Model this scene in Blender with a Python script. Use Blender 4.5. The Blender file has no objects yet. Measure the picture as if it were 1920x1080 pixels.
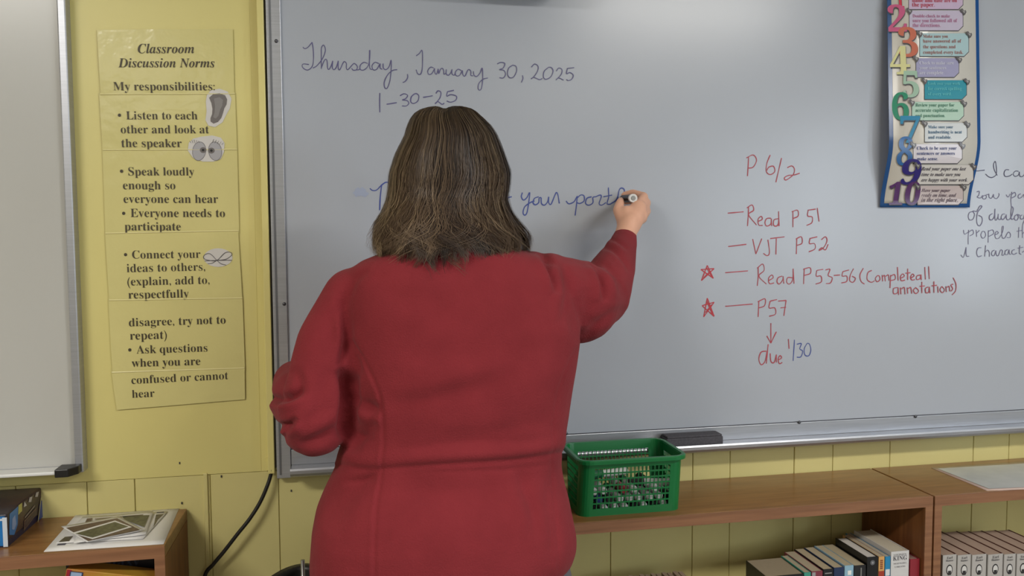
import bpy, bmesh, math, random
import numpy as np
from mathutils import Vector, Matrix, noise

random.seed(7); np.random.seed(7)
SC = bpy.context.scene
COL = SC.collection

# ------------------------------------------------------------------ camera
F = 1520.0
n_c = Vector((-300.0, 93.0, -F)).normalized()          # wall normal (+Y world) in camera space
PXV = 140.0                                            # column offset where verticals stay vertical
# up vector u: u.x/u.z' = PXV/F, u.n = 0, y = 1
k = -PXV / F
# u = (k*uz, 1, uz) with n.u = 0
uz = -n_c.y / (k * n_c.x + n_c.z)
u_c = Vector((k * uz, 1.0, uz)).normalized()
x_c = n_c.cross(u_c).normalized()
R_cw = Matrix((x_c, n_c, u_c))                         # camera -> world rotation
CAM = Vector((0.0, 0.0, 1.40))
cam_d = bpy.data.cameras.new('camera'); cam = bpy.data.objects.new('camera', cam_d)
COL.objects.link(cam); SC.camera = cam
cam_d.sensor_width = 36.0; cam_d.lens = 36.0 * F / 1920.0
cam_d.clip_start = 0.02
cam.matrix_world = Matrix.Translation(CAM) @ R_cw.to_4x4()

YW = 1.85                                              # front wall plane
YB = 1.832                                             # whiteboard face


def ray(px, py):
    return R_cw @ Vector(((px - 960.0) / F, -(py - 540.0) / F, -1.0))


def W(px, py, y=YW):
    d = ray(px, py); return CAM + d * (y / d.y)


def H(px, py, z):
    d = ray(px, py); return CAM + d * ((z - CAM.z) / d.z)


R_wc = R_cw.transposed()


def project(P):
    P = np.asarray(P) - np.array(CAM)
    M = np.array(R_wc)
    c = P @ M.T
    return np.stack([960 + F * c[:, 0] / -c[:, 2], 540 - F * c[:, 1] / -c[:, 2]], 1)


def pxm(px, py, y):                                    # metres per pixel at that point
    d = ray(px, py); return (y / d.y) / F


# ------------------------------------------------------------------ view, world
SC.view_settings.view_transform = 'Standard'; SC.view_settings.look = 'None'
SC.view_settings.gamma = 1.0; SC.view_settings.use_curve_mapping = False
SC.view_settings.exposure = 0.09
SC.render.film_transparent = False
world = bpy.data.worlds.new('world'); SC.world = world; world.use_nodes = True
bg = world.node_tree.nodes['Background']
bg.inputs[0].default_value = (0.80, 0.88, 1.0, 1); bg.inputs[1].default_value = 2.0


def area(name, loc, target, sx, sy, power, color):
    l = bpy.data.lights.new(name, 'AREA'); l.shape = 'RECTANGLE'; l.size = sx; l.size_y = sy
    l.energy = power; l.color = color
    o = bpy.data.objects.new(name, l); COL.objects.link(o); o.location = loc
    o.rotation_euler = (Vector(target) - Vector(loc)).to_track_quat('-Z', 'Y').to_euler()
    return o


XL, XR, YK, ZC = -2.9, 3.7, -5.2, 2.70                 # room shell
WINS = [(-0.75, 0.75), (-2.35, 1.0), (-4.0, 0.9)]      # windows on the right wall: centre y, width
WIN_Z = (1.0, 2.3)
for cy, ww in WINS:                                    # daylight through those windows
    area('daylight', (XR + 0.12, cy, 1.65), (0, cy, 1.45), ww, 1.25, 34.0 * ww, (0.80, 0.90, 1.0))
FIX = [(1.75, -0.45, 44.0), (-1.65, -0.45, 60.0), (1.75, -3.1, 14.0), (-1.65, -3.1, 14.0)]   # ceiling fixtures
for fx, fy, fp in FIX:
    area('tube_light', (fx, fy, ZC - 0.075), (fx, fy, 0), 1.1, 0.28, fp, (1.0, 0.965, 0.90))


# ------------------------------------------------------------------ materials
def lin(c):
    return tuple((v / 12.92 if v <= 0.04045 else ((v + 0.055) / 1.055) ** 2.4) for v in (x / 255.0 for x in c))


def mat(name, rgb, rough=0.6, metal=0.0, spec=0.5, var=0.0, vscale=8.0, bump=0.0, bscale=120.0, sheen=0.0,
        rgb2=None, stretch=(1, 1, 1), coat=0.0, emit=None, attr=None, detail=4.0):
    m = bpy.data.materials.new(name); m.use_nodes = True
    nt = m.node_tree; b = nt.nodes['Principled BSDF']
    c = lin(rgb)
    b.inputs['Base Color'].default_value = (*c, 1)
    b.inputs['Roughness'].default_value = rough; b.inputs['Metallic'].default_value = metal
    b.inputs['Specular IOR Level'].default_value = spec
    b.inputs['Coat Weight'].default_value = coat
    if sheen:
        b.inputs['Sheen Weight'].default_value = sheen; b.inputs['Sheen Roughness'].default_value = 0.5
    tc = nt.nodes.new('ShaderNodeTexCoord'); mp = nt.nodes.new('ShaderNodeMapping')
    mp.inputs['Scale'].default_value = stretch
    nt.links.new(tc.outputs['Object'], mp.inputs['Vector'])
    if var or rgb2:
        n = nt.nodes.new('ShaderNodeTexNoise'); n.inputs['Scale'].default_value = vscale
        n.inputs['Detail'].default_value = detail
        nt.links.new(mp.outputs['Vector'], n.inputs['Vector'])
        r = nt.nodes.new('ShaderNodeValToRGB')
        r.color_ramp.elements[0].position = 0.3; r.color_ramp.elements[1].position = 0.7
        c2 = lin(rgb2) if rgb2 else tuple(min(1, v * (1 + var)) for v in c)
        c1 = c if rgb2 else tuple(v * (1 - var) for v in c)
        r.color_ramp.elements[0].color = (*c1, 1); r.color_ramp.elements[1].color = (*c2, 1)
        nt.links.new(n.outputs['Fac'], r.inputs['Fac'])
        nt.links.new(r.outputs['Color'], b.inputs['Base Color'])
    if attr:
        a = nt.nodes.new('ShaderNodeAttribute'); a.attribute_name = attr
        nt.links.new(a.outputs['Color'], b.inputs['Base Color'])
    if bump:
        n2 = nt.nodes.new('ShaderNodeTexNoise'); n2.inputs['Scale'].default_value = bscale
        n2.inputs['Detail'].default_value = 3.0
        nt.links.new(tc.outputs['Object'], n2.inputs['Vector'])
        bp = nt.nodes.new('ShaderNodeBump'); bp.inputs['Strength'].default_value = bump
        bp.inputs['Distance'].default_value = 0.002
        nt.links.new(n2.outputs['Fac'], bp.inputs['Height'])
        nt.links.new(bp.outputs['Normal'], b.inputs['Normal'])
    if emit:
        b.inputs['Emission Color'].default_value = (*lin(rgb), 1); b.inputs['Emission Strength'].default_value = emit
    return m


M = {}
M['paint'] = mat('yellow_paint', (220, 208, 134), 0.42, var=0.035, vscale=2.5, bump=0.10, bscale=60)
M['paint_low'] = mat('yellow_plank_paint', (210, 199, 134), 0.40, var=0.05, vscale=3.0, bump=0.10, bscale=60)
M['plaster'] = mat('cream_plaster', (172, 166, 148), 0.8, var=0.03)
M['ceil'] = mat('ceiling_tile', (225, 225, 220), 0.9, var=0.03, bump=0.3, bscale=90)
M['floor'] = mat('floor_tile', (118, 110, 98), 0.35, var=0.1, vscale=14)
M['board'] = mat('board_enamel', (175, 180, 190), 0.24, spec=0.45, var=0.02, vscale=1.6)
M['board_left'] = mat('board_left_enamel', (188, 187, 182), 0.25, spec=0.45, var=0.02, vscale=1.6)
M['alu'] = mat('brushed_aluminium', (178, 180, 186), 0.38, metal=0.7, var=0.06, vscale=10, stretch=(1, 1, 30))
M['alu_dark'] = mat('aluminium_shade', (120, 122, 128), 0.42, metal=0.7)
M['rivet'] = mat('rivet_steel', (90, 90, 95), 0.35, metal=0.8)
M['black'] = mat('black_plastic', (28, 27, 27), 0.4)
M['cable'] = mat('cable_rubber', (22, 20, 19), 0.45)
M['wood'] = mat('case_wood', (150, 106, 60), 0.33, rgb2=(124, 84, 44), vscale=6, stretch=(1.2, 14, 14), bump=0.05, spec=0.5, coat=0.15)
M['wood_edge'] = mat('case_edge_wood', (148, 104, 73), 0.45, rgb2=(122, 83, 57), vscale=5, stretch=(1.0, 10, 25), bump=0.05)
M['wood_side'] = mat('case_side_wood', (138, 88, 48), 0.4, rgb2=(108, 64, 34), vscale=5, stretch=(12, 12, 1.0), bump=0.05)
M['wood_dark'] = mat('case_inner_wood', (110, 62, 36), 0.5, rgb2=(84, 46, 28), vscale=5, stretch=(12, 12, 1.0), bump=0.05)
M['laminate'] = mat('yellow_laminated_paper', (216, 206, 140), 0.18, spec=0.5, var=0.02, vscale=5, bump=0.8, bscale=22)
M['seam_gloss'] = mat('seam_highlight', (226, 216, 156), 0.15, spec=0.6)  # highlight of the sheet edges, put in as a lighter colour
M['ink_print'] = mat('printed_ink', (66, 57, 40), 0.5)
M['blue_ink'] = mat('blue_marker_ink', (62, 78, 150), 0.5)
M['violet_ink'] = mat('violet_marker_ink', (92, 88, 132), 0.5, var=0.15, vscale=60)
M['grey_ink'] = mat('faded_marker_ink', (108, 104, 134), 0.5, var=0.12, vscale=60)
M['dark_ink'] = mat('dark_marker_ink', (66, 62, 92), 0.5)
M['red_ink'] = mat('red_marker_ink', (170, 62, 74), 0.5, var=0.12, vscale=60)
M['red_ink2'] = mat('bright_red_marker_ink', (182, 44, 56), 0.5)
M['paper'] = mat('white_paper', (226, 224, 222), 0.6, var=0.02)
M['cutout'] = mat('cutout_white', (212, 208, 204), 0.3, var=0.03, vscale=30)
M['grey1'] = mat('clip_grey', (112, 106, 104), 0.35)
M['grey2'] = mat('clip_light_grey', (150, 146, 146), 0.35)
M['grey3'] = mat('clip_eye_grey', (186, 184, 186), 0.3)
M['fleece'] = mat('red_fleece', (130, 45, 51), 0.95, spec=0.1, var=0.08, vscale=14, bump=0.6, bscale=380, sheen=0.06)
M['skin'] = mat('skin', (224, 172, 146), 0.5, var=0.05, vscale=25, spec=0.35)
M['jeans'] = mat('grey_trousers', (92, 90, 96), 0.85, var=0.06, vscale=40)
M['shoe'] = mat('black_shoe_leather', (34, 31, 30), 0.45)
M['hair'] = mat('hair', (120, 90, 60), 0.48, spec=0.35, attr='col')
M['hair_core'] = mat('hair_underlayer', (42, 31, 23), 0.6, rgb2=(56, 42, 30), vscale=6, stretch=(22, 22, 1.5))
M['green'] = mat('green_plastic', (12, 110, 56), 0.32, var=0.03)
M['lamp'] = mat('fixture_diffuser', (255, 250, 240), 0.5, emit=2.2)
M['white_metal'] = mat('white_metal', (220, 220, 218), 0.4)
M['glass'] = mat('window_glass', (225, 235, 240), 0.05)
_b = M['glass'].node_tree.nodes['Principled BSDF']; _b.inputs['Transmission Weight'].default_value = 1.0
_b.inputs['IOR'].default_value = 1.01
M['foam'] = mat('eraser_felt', (80, 78, 84), 0.95, var=0.2, vscale=200, bump=0.5, bscale=500)
M['chrome'] = mat('chrome', (170, 170, 168), 0.25, metal=0.9)
_cc = {}


def cm(rgb, rough=0.5, **kw):
    key = (rgb, rough, tuple(sorted(kw.items())))
    if key not in _cc:
        _cc[key] = mat('paint_%02x%02x%02x' % rgb, rgb, rough, **kw)
    return _cc[key]


# ------------------------------------------------------------------ object helpers
def link(name, me, m=None, parent=None):
    o = bpy.data.objects.new(name, me); COL.objects.link(o)
    if m is not None and not me.materials:
        me.materials.append(m)
    if parent is not None:
        o.parent = parent
    return o


def obj(name, bm, m, parent=None, smooth=False, bevel=0.0, segs=2):
    me = bpy.data.meshes.new(name); bmesh.ops.recalc_face_normals(bm, faces=bm.faces); bm.to_mesh(me); bm.free()
    if smooth:
        for p in me.polygons: p.use_smooth = True
    o = link(name, me, m, parent)
    if bevel:
        b = o.modifiers.new('bevel', 'BEVEL'); b.width = bevel; b.segments = segs; b.limit_method = 'ANGLE'
    return o


def tag(o, label=None, cat=None, group=None, kind=None):
    if label: o['label'] = label
    if cat: o['category'] = cat
    if group: o['group'] = group
    if kind: o['kind'] = kind
    return o


def thing(name, label, cat, loc=(0, 0, 0), rz=0.0, group=None):
    o = bpy.data.objects.new(name, None); COL.objects.link(o); o.location = loc; o.rotation_euler = (0, 0, rz)
    o.empty_display_size = 0.05
    return tag(o, label, cat, group)


def keep(child, parent):                               # parent an object whose mesh is in world coordinates
    child.parent = parent
    loc = parent.matrix_world if parent.parent else None
    mw = Matrix.LocRotScale(parent.location, parent.rotation_euler, parent.scale)
    child.matrix_parent_inverse = mw.inverted()
    return child


def box(bm, x0, x1, y0, y1, z0, z1, mx=None):
    vs = [bm.verts.new((x, y, z)) for x in (x0, x1) for y in (y0, y1) for z in (z0, z1)]
    if mx is not None:
        for v in vs: v.co = mx @ v.co
    for f in ((0, 1, 3, 2), (4, 6, 7, 5), (0, 4, 5, 1), (2, 3, 7, 6), (0, 2, 6, 4), (1, 5, 7, 3)):
        bm.faces.new([vs[i] for i in f])
    return bm


def B(*a, mx=None):
    return box(bmesh.new(), *a, mx=mx)


def tube(bm, pts, rad, segs=8, cap=True):
    pts = [Vector(p) for p in pts]; rings = []
    t0 = (pts[1] - pts[0]).normalized()
    ref = Vector((0, 0, 1)) if abs(t0.z) < 0.9 else Vector((1, 0, 0))
    nrm = t0.cross(ref).normalized()
    for i, p in enumerate(pts):
        t = (pts[min(i + 1, len(pts) - 1)] - pts[max(i - 1, 0)]).normalized()
        nrm = (nrm - t * nrm.dot(t)).normalized(); bn = t.cross(nrm)
        r = rad[i] if isinstance(rad, (list, tuple)) else rad
        rings.append([bm.verts.new(p + (nrm * math.cos(a) + bn * math.sin(a)) * r)
                      for a in (2 * math.pi * j / segs for j in range(segs))])
    for a, b in zip(rings, rings[1:]):
        for j in range(segs):
            bm.faces.new((a[j], a[(j + 1) % segs], b[(j + 1) % segs], b[j]))
    if cap:
        bm.faces.new(rings[0][::-1]); bm.faces.new(rings[-1])
    return bm


def catmull(P, n=6):
    P = [np.array(p, float) for p in P]
    if len(P) < 3:
        return [P[0] + (P[-1] - P[0]) * t for t in np.linspace(0, 1, n + 1)]
    Q = [2 * P[0] - P[1]] + P + [2 * P[-1] - P[-2]]
    out = []
    for i in range(1, len(Q) - 2):
        p0, p1, p2, p3 = Q[i - 1:i + 3]
        for t in np.linspace(0, 1, n, endpoint=False):
            out.append(0.5 * ((2 * p1) + (-p0 + p2) * t + (2 * p0 - 5 * p1 + 4 * p2 - p3) * t * t + (-p0 + 3 * p1 - 3 * p2 + p3) * t ** 3))
    out.append(P[-1]); return out


# ================================================================== ROOM SHELL
wall = tag(obj('wall_front', B(XL, XR, YW + 0.005, YW + 0.14, 0, ZC), M['paint']), kind='structure')
z_line = W(330, 893.5).z
GAP = 0.0008
# lower planks, their grooves read along the wall
gx = [W(p, 900).x for p in (28, 162, 252, 394, 522)] + [W(p, 890).x for p in (640, 720, 812, 905, 975)] + \
     [W(p, 1000).x for p in (1067, 1145)] + [W(p, 890).x for p in (1299, 1369, 1489, 1561, 1668, 1824)]
x = gx[0]
while x > XL + 0.12: x -= random.choice((0.11, 0.17, 0.22)); gx.insert(0, max(x, XL))
x = gx[-1]
while x < XR - 0.12: x += random.choice((0.11, 0.17, 0.22)); gx.append(min(x, XR))
for a, b in zip(gx, gx[1:]):
    if b - a < 0.03: continue
    o = obj('plank', B(a + GAP, b - GAP, YW + random.uniform(0, .0012), YW + 0.005, 0.0, z_line - 0.0006), M['paint_low'], wall, bevel=0.0009, segs=1)
obj('upper_panel', B(XL, W(478, 400).x, YW - 0.0006, YW + 0.005, z_line + 0.0004, ZC), M['paint'], wall, bevel=0.0008)
obj('upper_panel', B(W(478, 400).x, XR, YW, YW + 0.005, z_line + 0.0004, ZC), M['paint'], wall)
# thin raised batten on the planks
bx0, bx1 = W(383, 950).x, W(391, 950).x
obj('batten', B(bx0, bx1, YW - 0.004, YW + 0.001, 0.0, z_line + 0.004), M['paint_low'], wall, bevel=0.0015)
for px, py in ((415, 893), (341, 943), (523, 895), (337, 868), (546, 920), (531, 12)):
    p = W(px, py); obj('nail', B(p.x - .0012, p.x + .0012, YW - .002, YW + .001, p.z - .0022, p.z + .0022), M['rivet'], wall)

tag(obj('floor', B(XL, XR, YK, YW + 0.14, -0.05, 0), M['floor']), kind='structure')
tag(obj('ceiling', B(XL, XR, YK, YW + 0.14, ZC, ZC + 0.05), M['ceil']), kind='structure')
tag(obj('wall_left', B(XL - 0.1, XL, YK, YW + 0.14, 0, ZC), M['plaster']), kind='structure')
tag(obj('wall_back', B(XL, XR, YK - 0.1, YK, 0, ZC), M['plaster']), kind='structure')
bm = bmesh.new()
edges_y = [YK]
for cy, ww in sorted(WINS): edges_y += [cy - ww / 2, cy + ww / 2]
edges_y.append(YW + 0.14)
for i in range(0, len(edges_y), 2): box(bm, XR, XR + 0.1, edges_y[i], edges_y[i + 1], 0, ZC)
for cy, ww in WINS:
    box(bm, XR, XR + 0.1, cy - ww / 2, cy + ww / 2, 0, WIN_Z[0]); box(bm, XR, XR + 0.1, cy - ww / 2, cy + ww / 2, WIN_Z[1], ZC)
tag(obj('wall_right', bm, M['plaster']), kind='structure')
for i, (cy, ww) in enumerate(WINS):
    bm = bmesh.new(); a, b = cy - ww / 2, cy + ww / 2
    for q in ((a, a + .04, *WIN_Z), (b - .04, b, *WIN_Z), (a, b, WIN_Z[0], WIN_Z[0] + .04), (a, b, WIN_Z[1] - .04, WIN_Z[1]), (a, b, 1.63, 1.66)):
        box(bm, XR + .02, XR + .07, *q)
    wn = tag(obj('window_%d' % (i + 1), bm, M['white_metal']), kind='structure')
for fx, fy, fp in FIX:
    t = thing('ceiling_light', 'white surface-mounted ceiling fixture with a long glowing diffuser', 'light', (fx, fy, ZC), group='ceiling fixtures')
    obj('housing', B(-.6, .6, -.16, .16, -.06, 0), M['white_metal'], t, bevel=.004)
    obj('diffuser', B(-.57, .57, -.14, .14, -.07, -.06), M['lamp'], t)

# unseen box added above the board, just out of the frame, as shadow caster
p0 = W(835, -22, YB); p1 = W(1050, -26, YB)
t = thing('shadow_caster', 'unseen dark bar added over the upper middle of the whiteboard to cast a shadow', 'shadow caster', ((p0.x + p1.x) / 2, YB, p0.z + .05))
hw = (p1.x - p0.x) / 2
obj('housing', B(-hw, hw, -.11, 0, -.05, .06), M['black'], t, bevel=.012)
obj('front_plate', B(-hw + .02, hw - .02, -.115, -.11, -.04, .05), M['foam'], t)

# ================================================================== WHITEBOARDS
def board(name, label, x0, x1, z0, z1, surf, frame_w, tray, right=False):
    t = thing(name, label, 'whiteboard', ((x0 + x1) / 2, YW, z0))
    def P(nm, bm, m, **k): return keep(obj(nm, bm, m, **k), t)
    P('writing_surface', B(x0 + frame_w, x1 - frame_w, YB, YW, z0 + frame_w * .8, z1 - frame_w), surf)
    return t, P

# main board
xa = W(519.5, 885, YB).x; xb = 2.75
xs = W(545.5, 862, YB).x
z_surf = (W(1060, 815, YB).z + W(1500, 789.5, YB).z) / 2
zt = 2.28
main, P = board('whiteboard', 'large main whiteboard with handwriting the person is facing', xa, xb, 0.9, zt, M['board'], 0.0, True)
for c in list(main.children): bpy.data.objects.remove(c)
main.location = ((xa + xb) / 2, YW, z_surf)
surf = P('writing_surface', B(xs, xb - .03, YB, YW, z_surf, zt - .03), M['board'])
z_led = W(1500, 817, YB - .004).z                        # tray ledge height
P('side_frame', B(xa, xs, YB - .006, YW, z_led - .028, zt), M['alu'], bevel=.0012)
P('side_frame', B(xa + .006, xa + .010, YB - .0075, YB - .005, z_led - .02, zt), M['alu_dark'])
P('side_frame', B(xb - .03, xb, YB - .006, YW, z_led - .028, zt), M['alu'], bevel=.0012)
P('top_frame', B(xs, xb - .03, YB - .006, YW, zt - .03, zt), M['alu'], bevel=.0012)
P('bottom_frame', B(xs + .001, xb - .031, YB - .004, YW, z_led, z_surf - .0012), M['alu'], bevel=.001)
P('joint_strip', B(xs + .0012, xb - .032, YB - .0015, YB + .004, z_surf - .0012, z_surf + .0006), M['rivet'])
# tray: a ledge with a rounded lip
yt = YB - .058
bm = bmesh.new()
prof = [(YB - .002, z_led), (yt + .010, z_led - .001), (yt + .007, z_led + .004), (yt + .002, z_led + .005), (yt, z_led + .001), (yt + .001, z_led - .006),
        (yt + .006, z_led - .012), (yt + .02, z_led - .018), (YB, z_led - .026)]
for xx in (xs + .002, xb - .032): pass
va = [bm.verts.new((xs + .002, y, z)) for y, z in prof]; vb = [bm.verts.new((xb - .032, y, z)) for y, z in prof]
for i in range(len(prof)):
    j = (i + 1) % len(prof); bm.faces.new((va[i], va[j], vb[j], vb[i]))
bm.faces.new(va); bm.faces.new(vb[::-1])
P('marker_tray', bm, M['alu'])


def rivet(px, py, y=None):
    p = W(px, py, YB - .006); bm = bmesh.new()
    bmesh.ops.create_uvsphere(bm, u_segments=10, v_segments=6, radius=.0042, matrix=Matrix.Translation((p.x, YB - .0055, p.z)) @ Matrix.Diagonal((1, .6, 1, 1)))
    P('rivet', bm, M['rivet'], smooth=True)


for px, py in ((518, 77), (533, 570), (1062, 813), (1499, 792), (1717, 781)): rivet(px, py)
# left board
xl1 = W(161, 895, YB).x; xls = W(143.5, 874, YB).x
zl_s = (W(143, 874, YB).z + W(0, 881, YB).z) / 2
tag(main)
XLB = -2.6
left, P2 = board('whiteboard', 'blank whiteboard cut off at the left edge beside the yellow norms poster', XLB, xl1, zl_s, zt, M['board_left'], 0.0, True)
for c in list(left.children): bpy.data.objects.remove(c)
left.location = ((XLB + xl1) / 2, YW, zl_s)
fw = xl1 - xls
P2('writing_surface', B(XLB + fw, xls, YB, YW, zl_s, zt - fw), M['board_left'])
for a, b in ((xls, xl1), (XLB, XLB + fw)):
    P2('side_frame', B(a, b, YB - .012, YW, zl_s - .012, zt), M['alu'], bevel=.003)
P2('top_frame', B(XLB + fw, xls, YB - .012, YW, zt - fw, zt), M['alu'], bevel=.002)
zz = (W(0, 895, YB - .04).z)
P2('bottom_frame', B(XLB + fw, xls, YB - .010, YW, zz + .006, zl_s), M['alu'], bevel=.001)
xtr = W(106, 890, YB - .045).x
P2('marker_tray', B(XLB + fw, xtr, YB - .048, YB - .008, zz, zz + .007), M['white_metal'], bevel=.002)
bm = bmesh.new()
cx0, cx1 = xtr - .002, W(151, 886, YB - .02).x
pts = [(cx0, YB - .052), (cx1 - .014, YB - .052), (cx1, YB - .030), (cx1, YB - .010), (cx0, YB - .010)]
for z in (zz - .004, zz + .013): pass
lo = [bm.verts.new((a, b, zz - .005)) for a, b in pts]; hi = [bm.verts.new((a, b, zz + .012)) for a, b in pts]
bm.faces.new(lo[::-1]); bm.faces.new(hi)
for i in range(5): bm.faces.new((lo[i], lo[(i + 1) % 5], hi[(i + 1) % 5], hi[i]))
P2('tray_end_cap', bm, M['black'], bevel=.002)

# cable raceway between the boards
rx0, rx1 = W(502.5, 880, YW - .02).x, W(515, 880, YW - .02).x; rz = W(510, 888, YW - .02).z
t = thing('cable_raceway', 'yellow painted vertical cable raceway running along the main whiteboard edge', 'raceway', ((rx0 + rx1) / 2, YW, rz))
keep(obj('cover', B(rx0, rx1, YW - .022, YW - .002, rz, 2.6), M['paint'], bevel=.0015), t)
keep(obj('side_flange', B(rx0 - .006, rx0, YW - .006, YW - .002, rz + .004, rz + .032), M['paint']), t)
keep(obj('dark_gap_strip', B(rx1 + .0004, xa - .0004, YW - .010, YW - .002, rz + .01, 2.3), cm((84, 80, 74), .6)), t)  # dark strip drawn for the groove between raceway and board frame
pts = [W(px, py, y) for px, py, y in ((509, 880, 1.832), (507, 893, 1.832), (500, 914, 1.828), (487, 943, 1.825), (468, 973, 1.822), (444, 1003, 1.82), (420, 1034, 1.82), (400, 1058, 1.82), (384, 1080, 1.82))]
pts += [Vector((pts[-1].x - .008, 1.82, .6)), Vector((pts[-1].x - .006, 1.82, .25)), Vector((pts[-1].x + .01, 1.80, .02)), Vector((pts[-1].x + .1, 1.78, .007))]
tag(obj('power_cable', tube(bmesh.new(), [Vector(p) for p in catmull(pts, 6)], .0042, 8), M['cable'], smooth=True),
    'black cable hanging from the yellow raceway down the plank wall', 'cable')

# ================================================================== HANDWRITING
def stroke_mesh(strokes, tf, w=.0017, y=YB, wy=.0006):
    bm = bmesh.new(); cnt = 0
    for s in strokes:
        pts = catmull([tf(*p) for p in s], 5)
        P3 = [W(a, b, y) for a, b in pts]
        L = []
        n = len(P3)
        for i, p in enumerate(P3):
            t = (P3[min(i + 1, n - 1)] - P3[max(i - 1, 0)]); t.y = 0
            if t.length < 1e-7: t = Vector((1, 0, 0))
            t.normalize(); nn = Vector((-t.z, 0, t.x))
            ww = w * (0.72 + 0.26 * noise.noise(Vector((p.x * 60, p.z * 60, 0))))
            L.append((p + nn * ww, p - nn * ww))
        lim = [[bm.verts.new((q.x, y - wy - 5e-7 * (cnt + i_), q.z)) for q in pr] for i_, pr in enumerate(L)]; cnt += len(L) + 20
        for a, b in zip(lim, lim[1:]): bm.faces.new((a[0], a[1], b[1], b[0]))
    return bm


def write(strokes, off, sc, m, label, w=.0017):
    o = P('handwriting', stroke_mesh(strokes, lambda x, y: (off[0] + x / sc, off[1] + y / sc), w), m)
    o['label'] = label; return o


c4 = ((540, 40), 3.3103)
DATE = [[(92,160),(105,170),(125,160),(150,130)],[(150,130),(157,180),(158,240),(150,280),(125,302),(100,295),(88,278),(95,265),(130,268)],
[(155,290),(180,275),(215,230),(232,180),(222,148),(208,165),(207,220),(207,295)],[(207,290),(222,250),(235,235),(243,250),(246,290),(255,298),(268,275),(278,245)],
[(278,245),(275,285),(285,300),(300,285),(312,245)],[(312,245),(312,290),(322,300),(340,262),(350,250),(362,262),(362,290),(372,300),(395,275),(412,262),(430,280),(425,300),(405,303),(395,292)],
[(425,302),(440,300),(449,290)],[(495,262),(470,255),(448,275),(450,300),(475,300),(500,270),(508,215),(508,178)],[(506,180),(505,240),(508,290),(522,300)],
[(565,262),(540,255),(522,275),(528,300),(550,298),(572,262)],[(572,262),(572,290),(585,298)],[(590,262),(592,290),(608,300),(628,280),(640,240),(640,300),(632,370),(615,415),(600,410),(598,375),(620,330),(650,305),(678,300)],
[(742,328),(742,350),(728,372),(712,380)],[(795,215),(815,200),(832,180),(835,240),(832,300),(822,328),(805,325),(795,300)],
[(905,290),(885,285),(868,305),(872,328),(892,325),(910,292)],[(910,292),(912,318),(922,328),(932,295)],[(932,295),(936,325),(945,300),(958,292),(966,305),(968,328),(980,320),(982,298)],
[(982,298),(982,325),(995,335),(1010,320),(1018,298)],[(1018,298),(1018,325),(1030,335),(1040,322)],[(1075,305),(1055,298),(1038,318),(1045,338),(1065,335),(1082,305)],[(1082,305),(1085,330),(1098,340),(1115,305),(1125,300),(1135,312),(1135,335),(1148,338)],
[(1150,310),(1155,335),(1172,342),(1192,320),(1205,290),(1208,350),(1202,410),(1190,428),(1180,415),(1185,385),(1210,360),(1240,352)],
[(1298,265),(1320,255),(1345,262),(1335,290),(1312,300),(1340,305),(1350,330),(1335,352),(1312,350)],[(1395,272),(1370,290),(1362,325),(1375,350),(1400,345),(1418,310),(1415,280),(1395,272)],
[(1455,335),(1458,355),(1448,380)],[(1510,285),(1530,265),(1552,280),(1548,310),(1525,345),(1508,358),(1525,348),(1560,362),(1578,355)],
[(1618,285),(1590,310),(1585,345),(1600,360),(1630,345),(1645,310),(1635,288),(1618,285)],[(1665,310),(1680,290),(1700,300),(1695,330),(1672,355),(1662,365),(1680,352),(1710,365)],
[(1735,290),(1728,325),(1750,318),(1770,335),(1760,360),(1738,368),(1728,360)],[(1735,292),(1775,288)]]
write(DATE, *c4, M['violet_ink'], 'cursive violet date written along the top of the board', .0013)
D2 = [[(570,445),(569,500),(570,565)],[(612,515),(675,505)],[(695,462),(720,450),(742,460),(730,480),(710,488),(738,492),(750,508),(735,525),(708,525)],
[(785,450),(765,470),(762,500),(780,510),(805,495),(812,465),(800,450),(785,450)],[(838,472),(898,462)],[(918,448),(930,432),(948,440),(945,470),(925,500),(912,512),(930,498),(955,515),(970,508)],
[(990,435),(985,465),(1010,455),(1045,465),(1040,490),(1010,502),(985,495)],[(990,437),(1030,428)]]
write(D2, *c4, M['violet_ink'], 'numeric violet date under the cursive date', .0016)
c5 = ((640, 180), 3.1767)
BL = [[(170,550),(185,562),(210,560),(240,530),(262,515)],[(240,530),(232,600),(228,680)],[(225,545),(262,515),(285,520),(295,545)],[(985,607),(1015,600)],
[(1078,575),(1072,600),(1085,620),(1105,605),(1122,575),(1115,640),(1105,695),(1092,710),(1082,695),(1092,660),(1125,635),(1150,625)],
[(1175,600),(1150,610),(1142,635),(1155,648),(1175,635),(1178,608),(1190,605)],[(1190,605),(1192,640),(1210,650),(1228,630),(1235,600)],[(1235,600),(1235,635),(1248,645),(1268,600),(1280,575),(1290,590),(1298,640)],
[(1338,625),(1355,642),(1385,630),(1402,600)],[(1405,595),(1400,650),(1392,712)],[(1402,610),(1425,590),(1445,595),(1445,625),(1420,640),(1402,635)],
[(1490,600),(1462,610),(1455,640),(1475,650),(1498,635),(1498,605),(1515,600),(1540,590),(1548,600),(1535,640),(1550,650),(1575,635)],
[(1590,545),(1592,600),(1582,640),(1600,645)],[(1560,600),(1612,590)],[(1600,645),(1640,615),(1655,560),(1670,548),(1685,560),(1682,600)]]
write(BL, *c5, M['blue_ink'], 'blue cursive line being written at the hand', .0018)
c6 = ((1280, 260), 2.348)
write([[(290,80),(288,120),(285,165)],[(280,85),(310,72),(325,95),(310,125),(288,130)],[(385,72),(370,110),(368,145),(385,158),(405,145),(400,122),(380,125),(370,140)],[(435,85),(410,192)],[(460,128),(480,120),(492,135),(485,160),(455,182),(448,172),(465,162),(490,160),(515,152)]], *c6, M['red_ink'], 'red period heading above the reading list')
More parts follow.
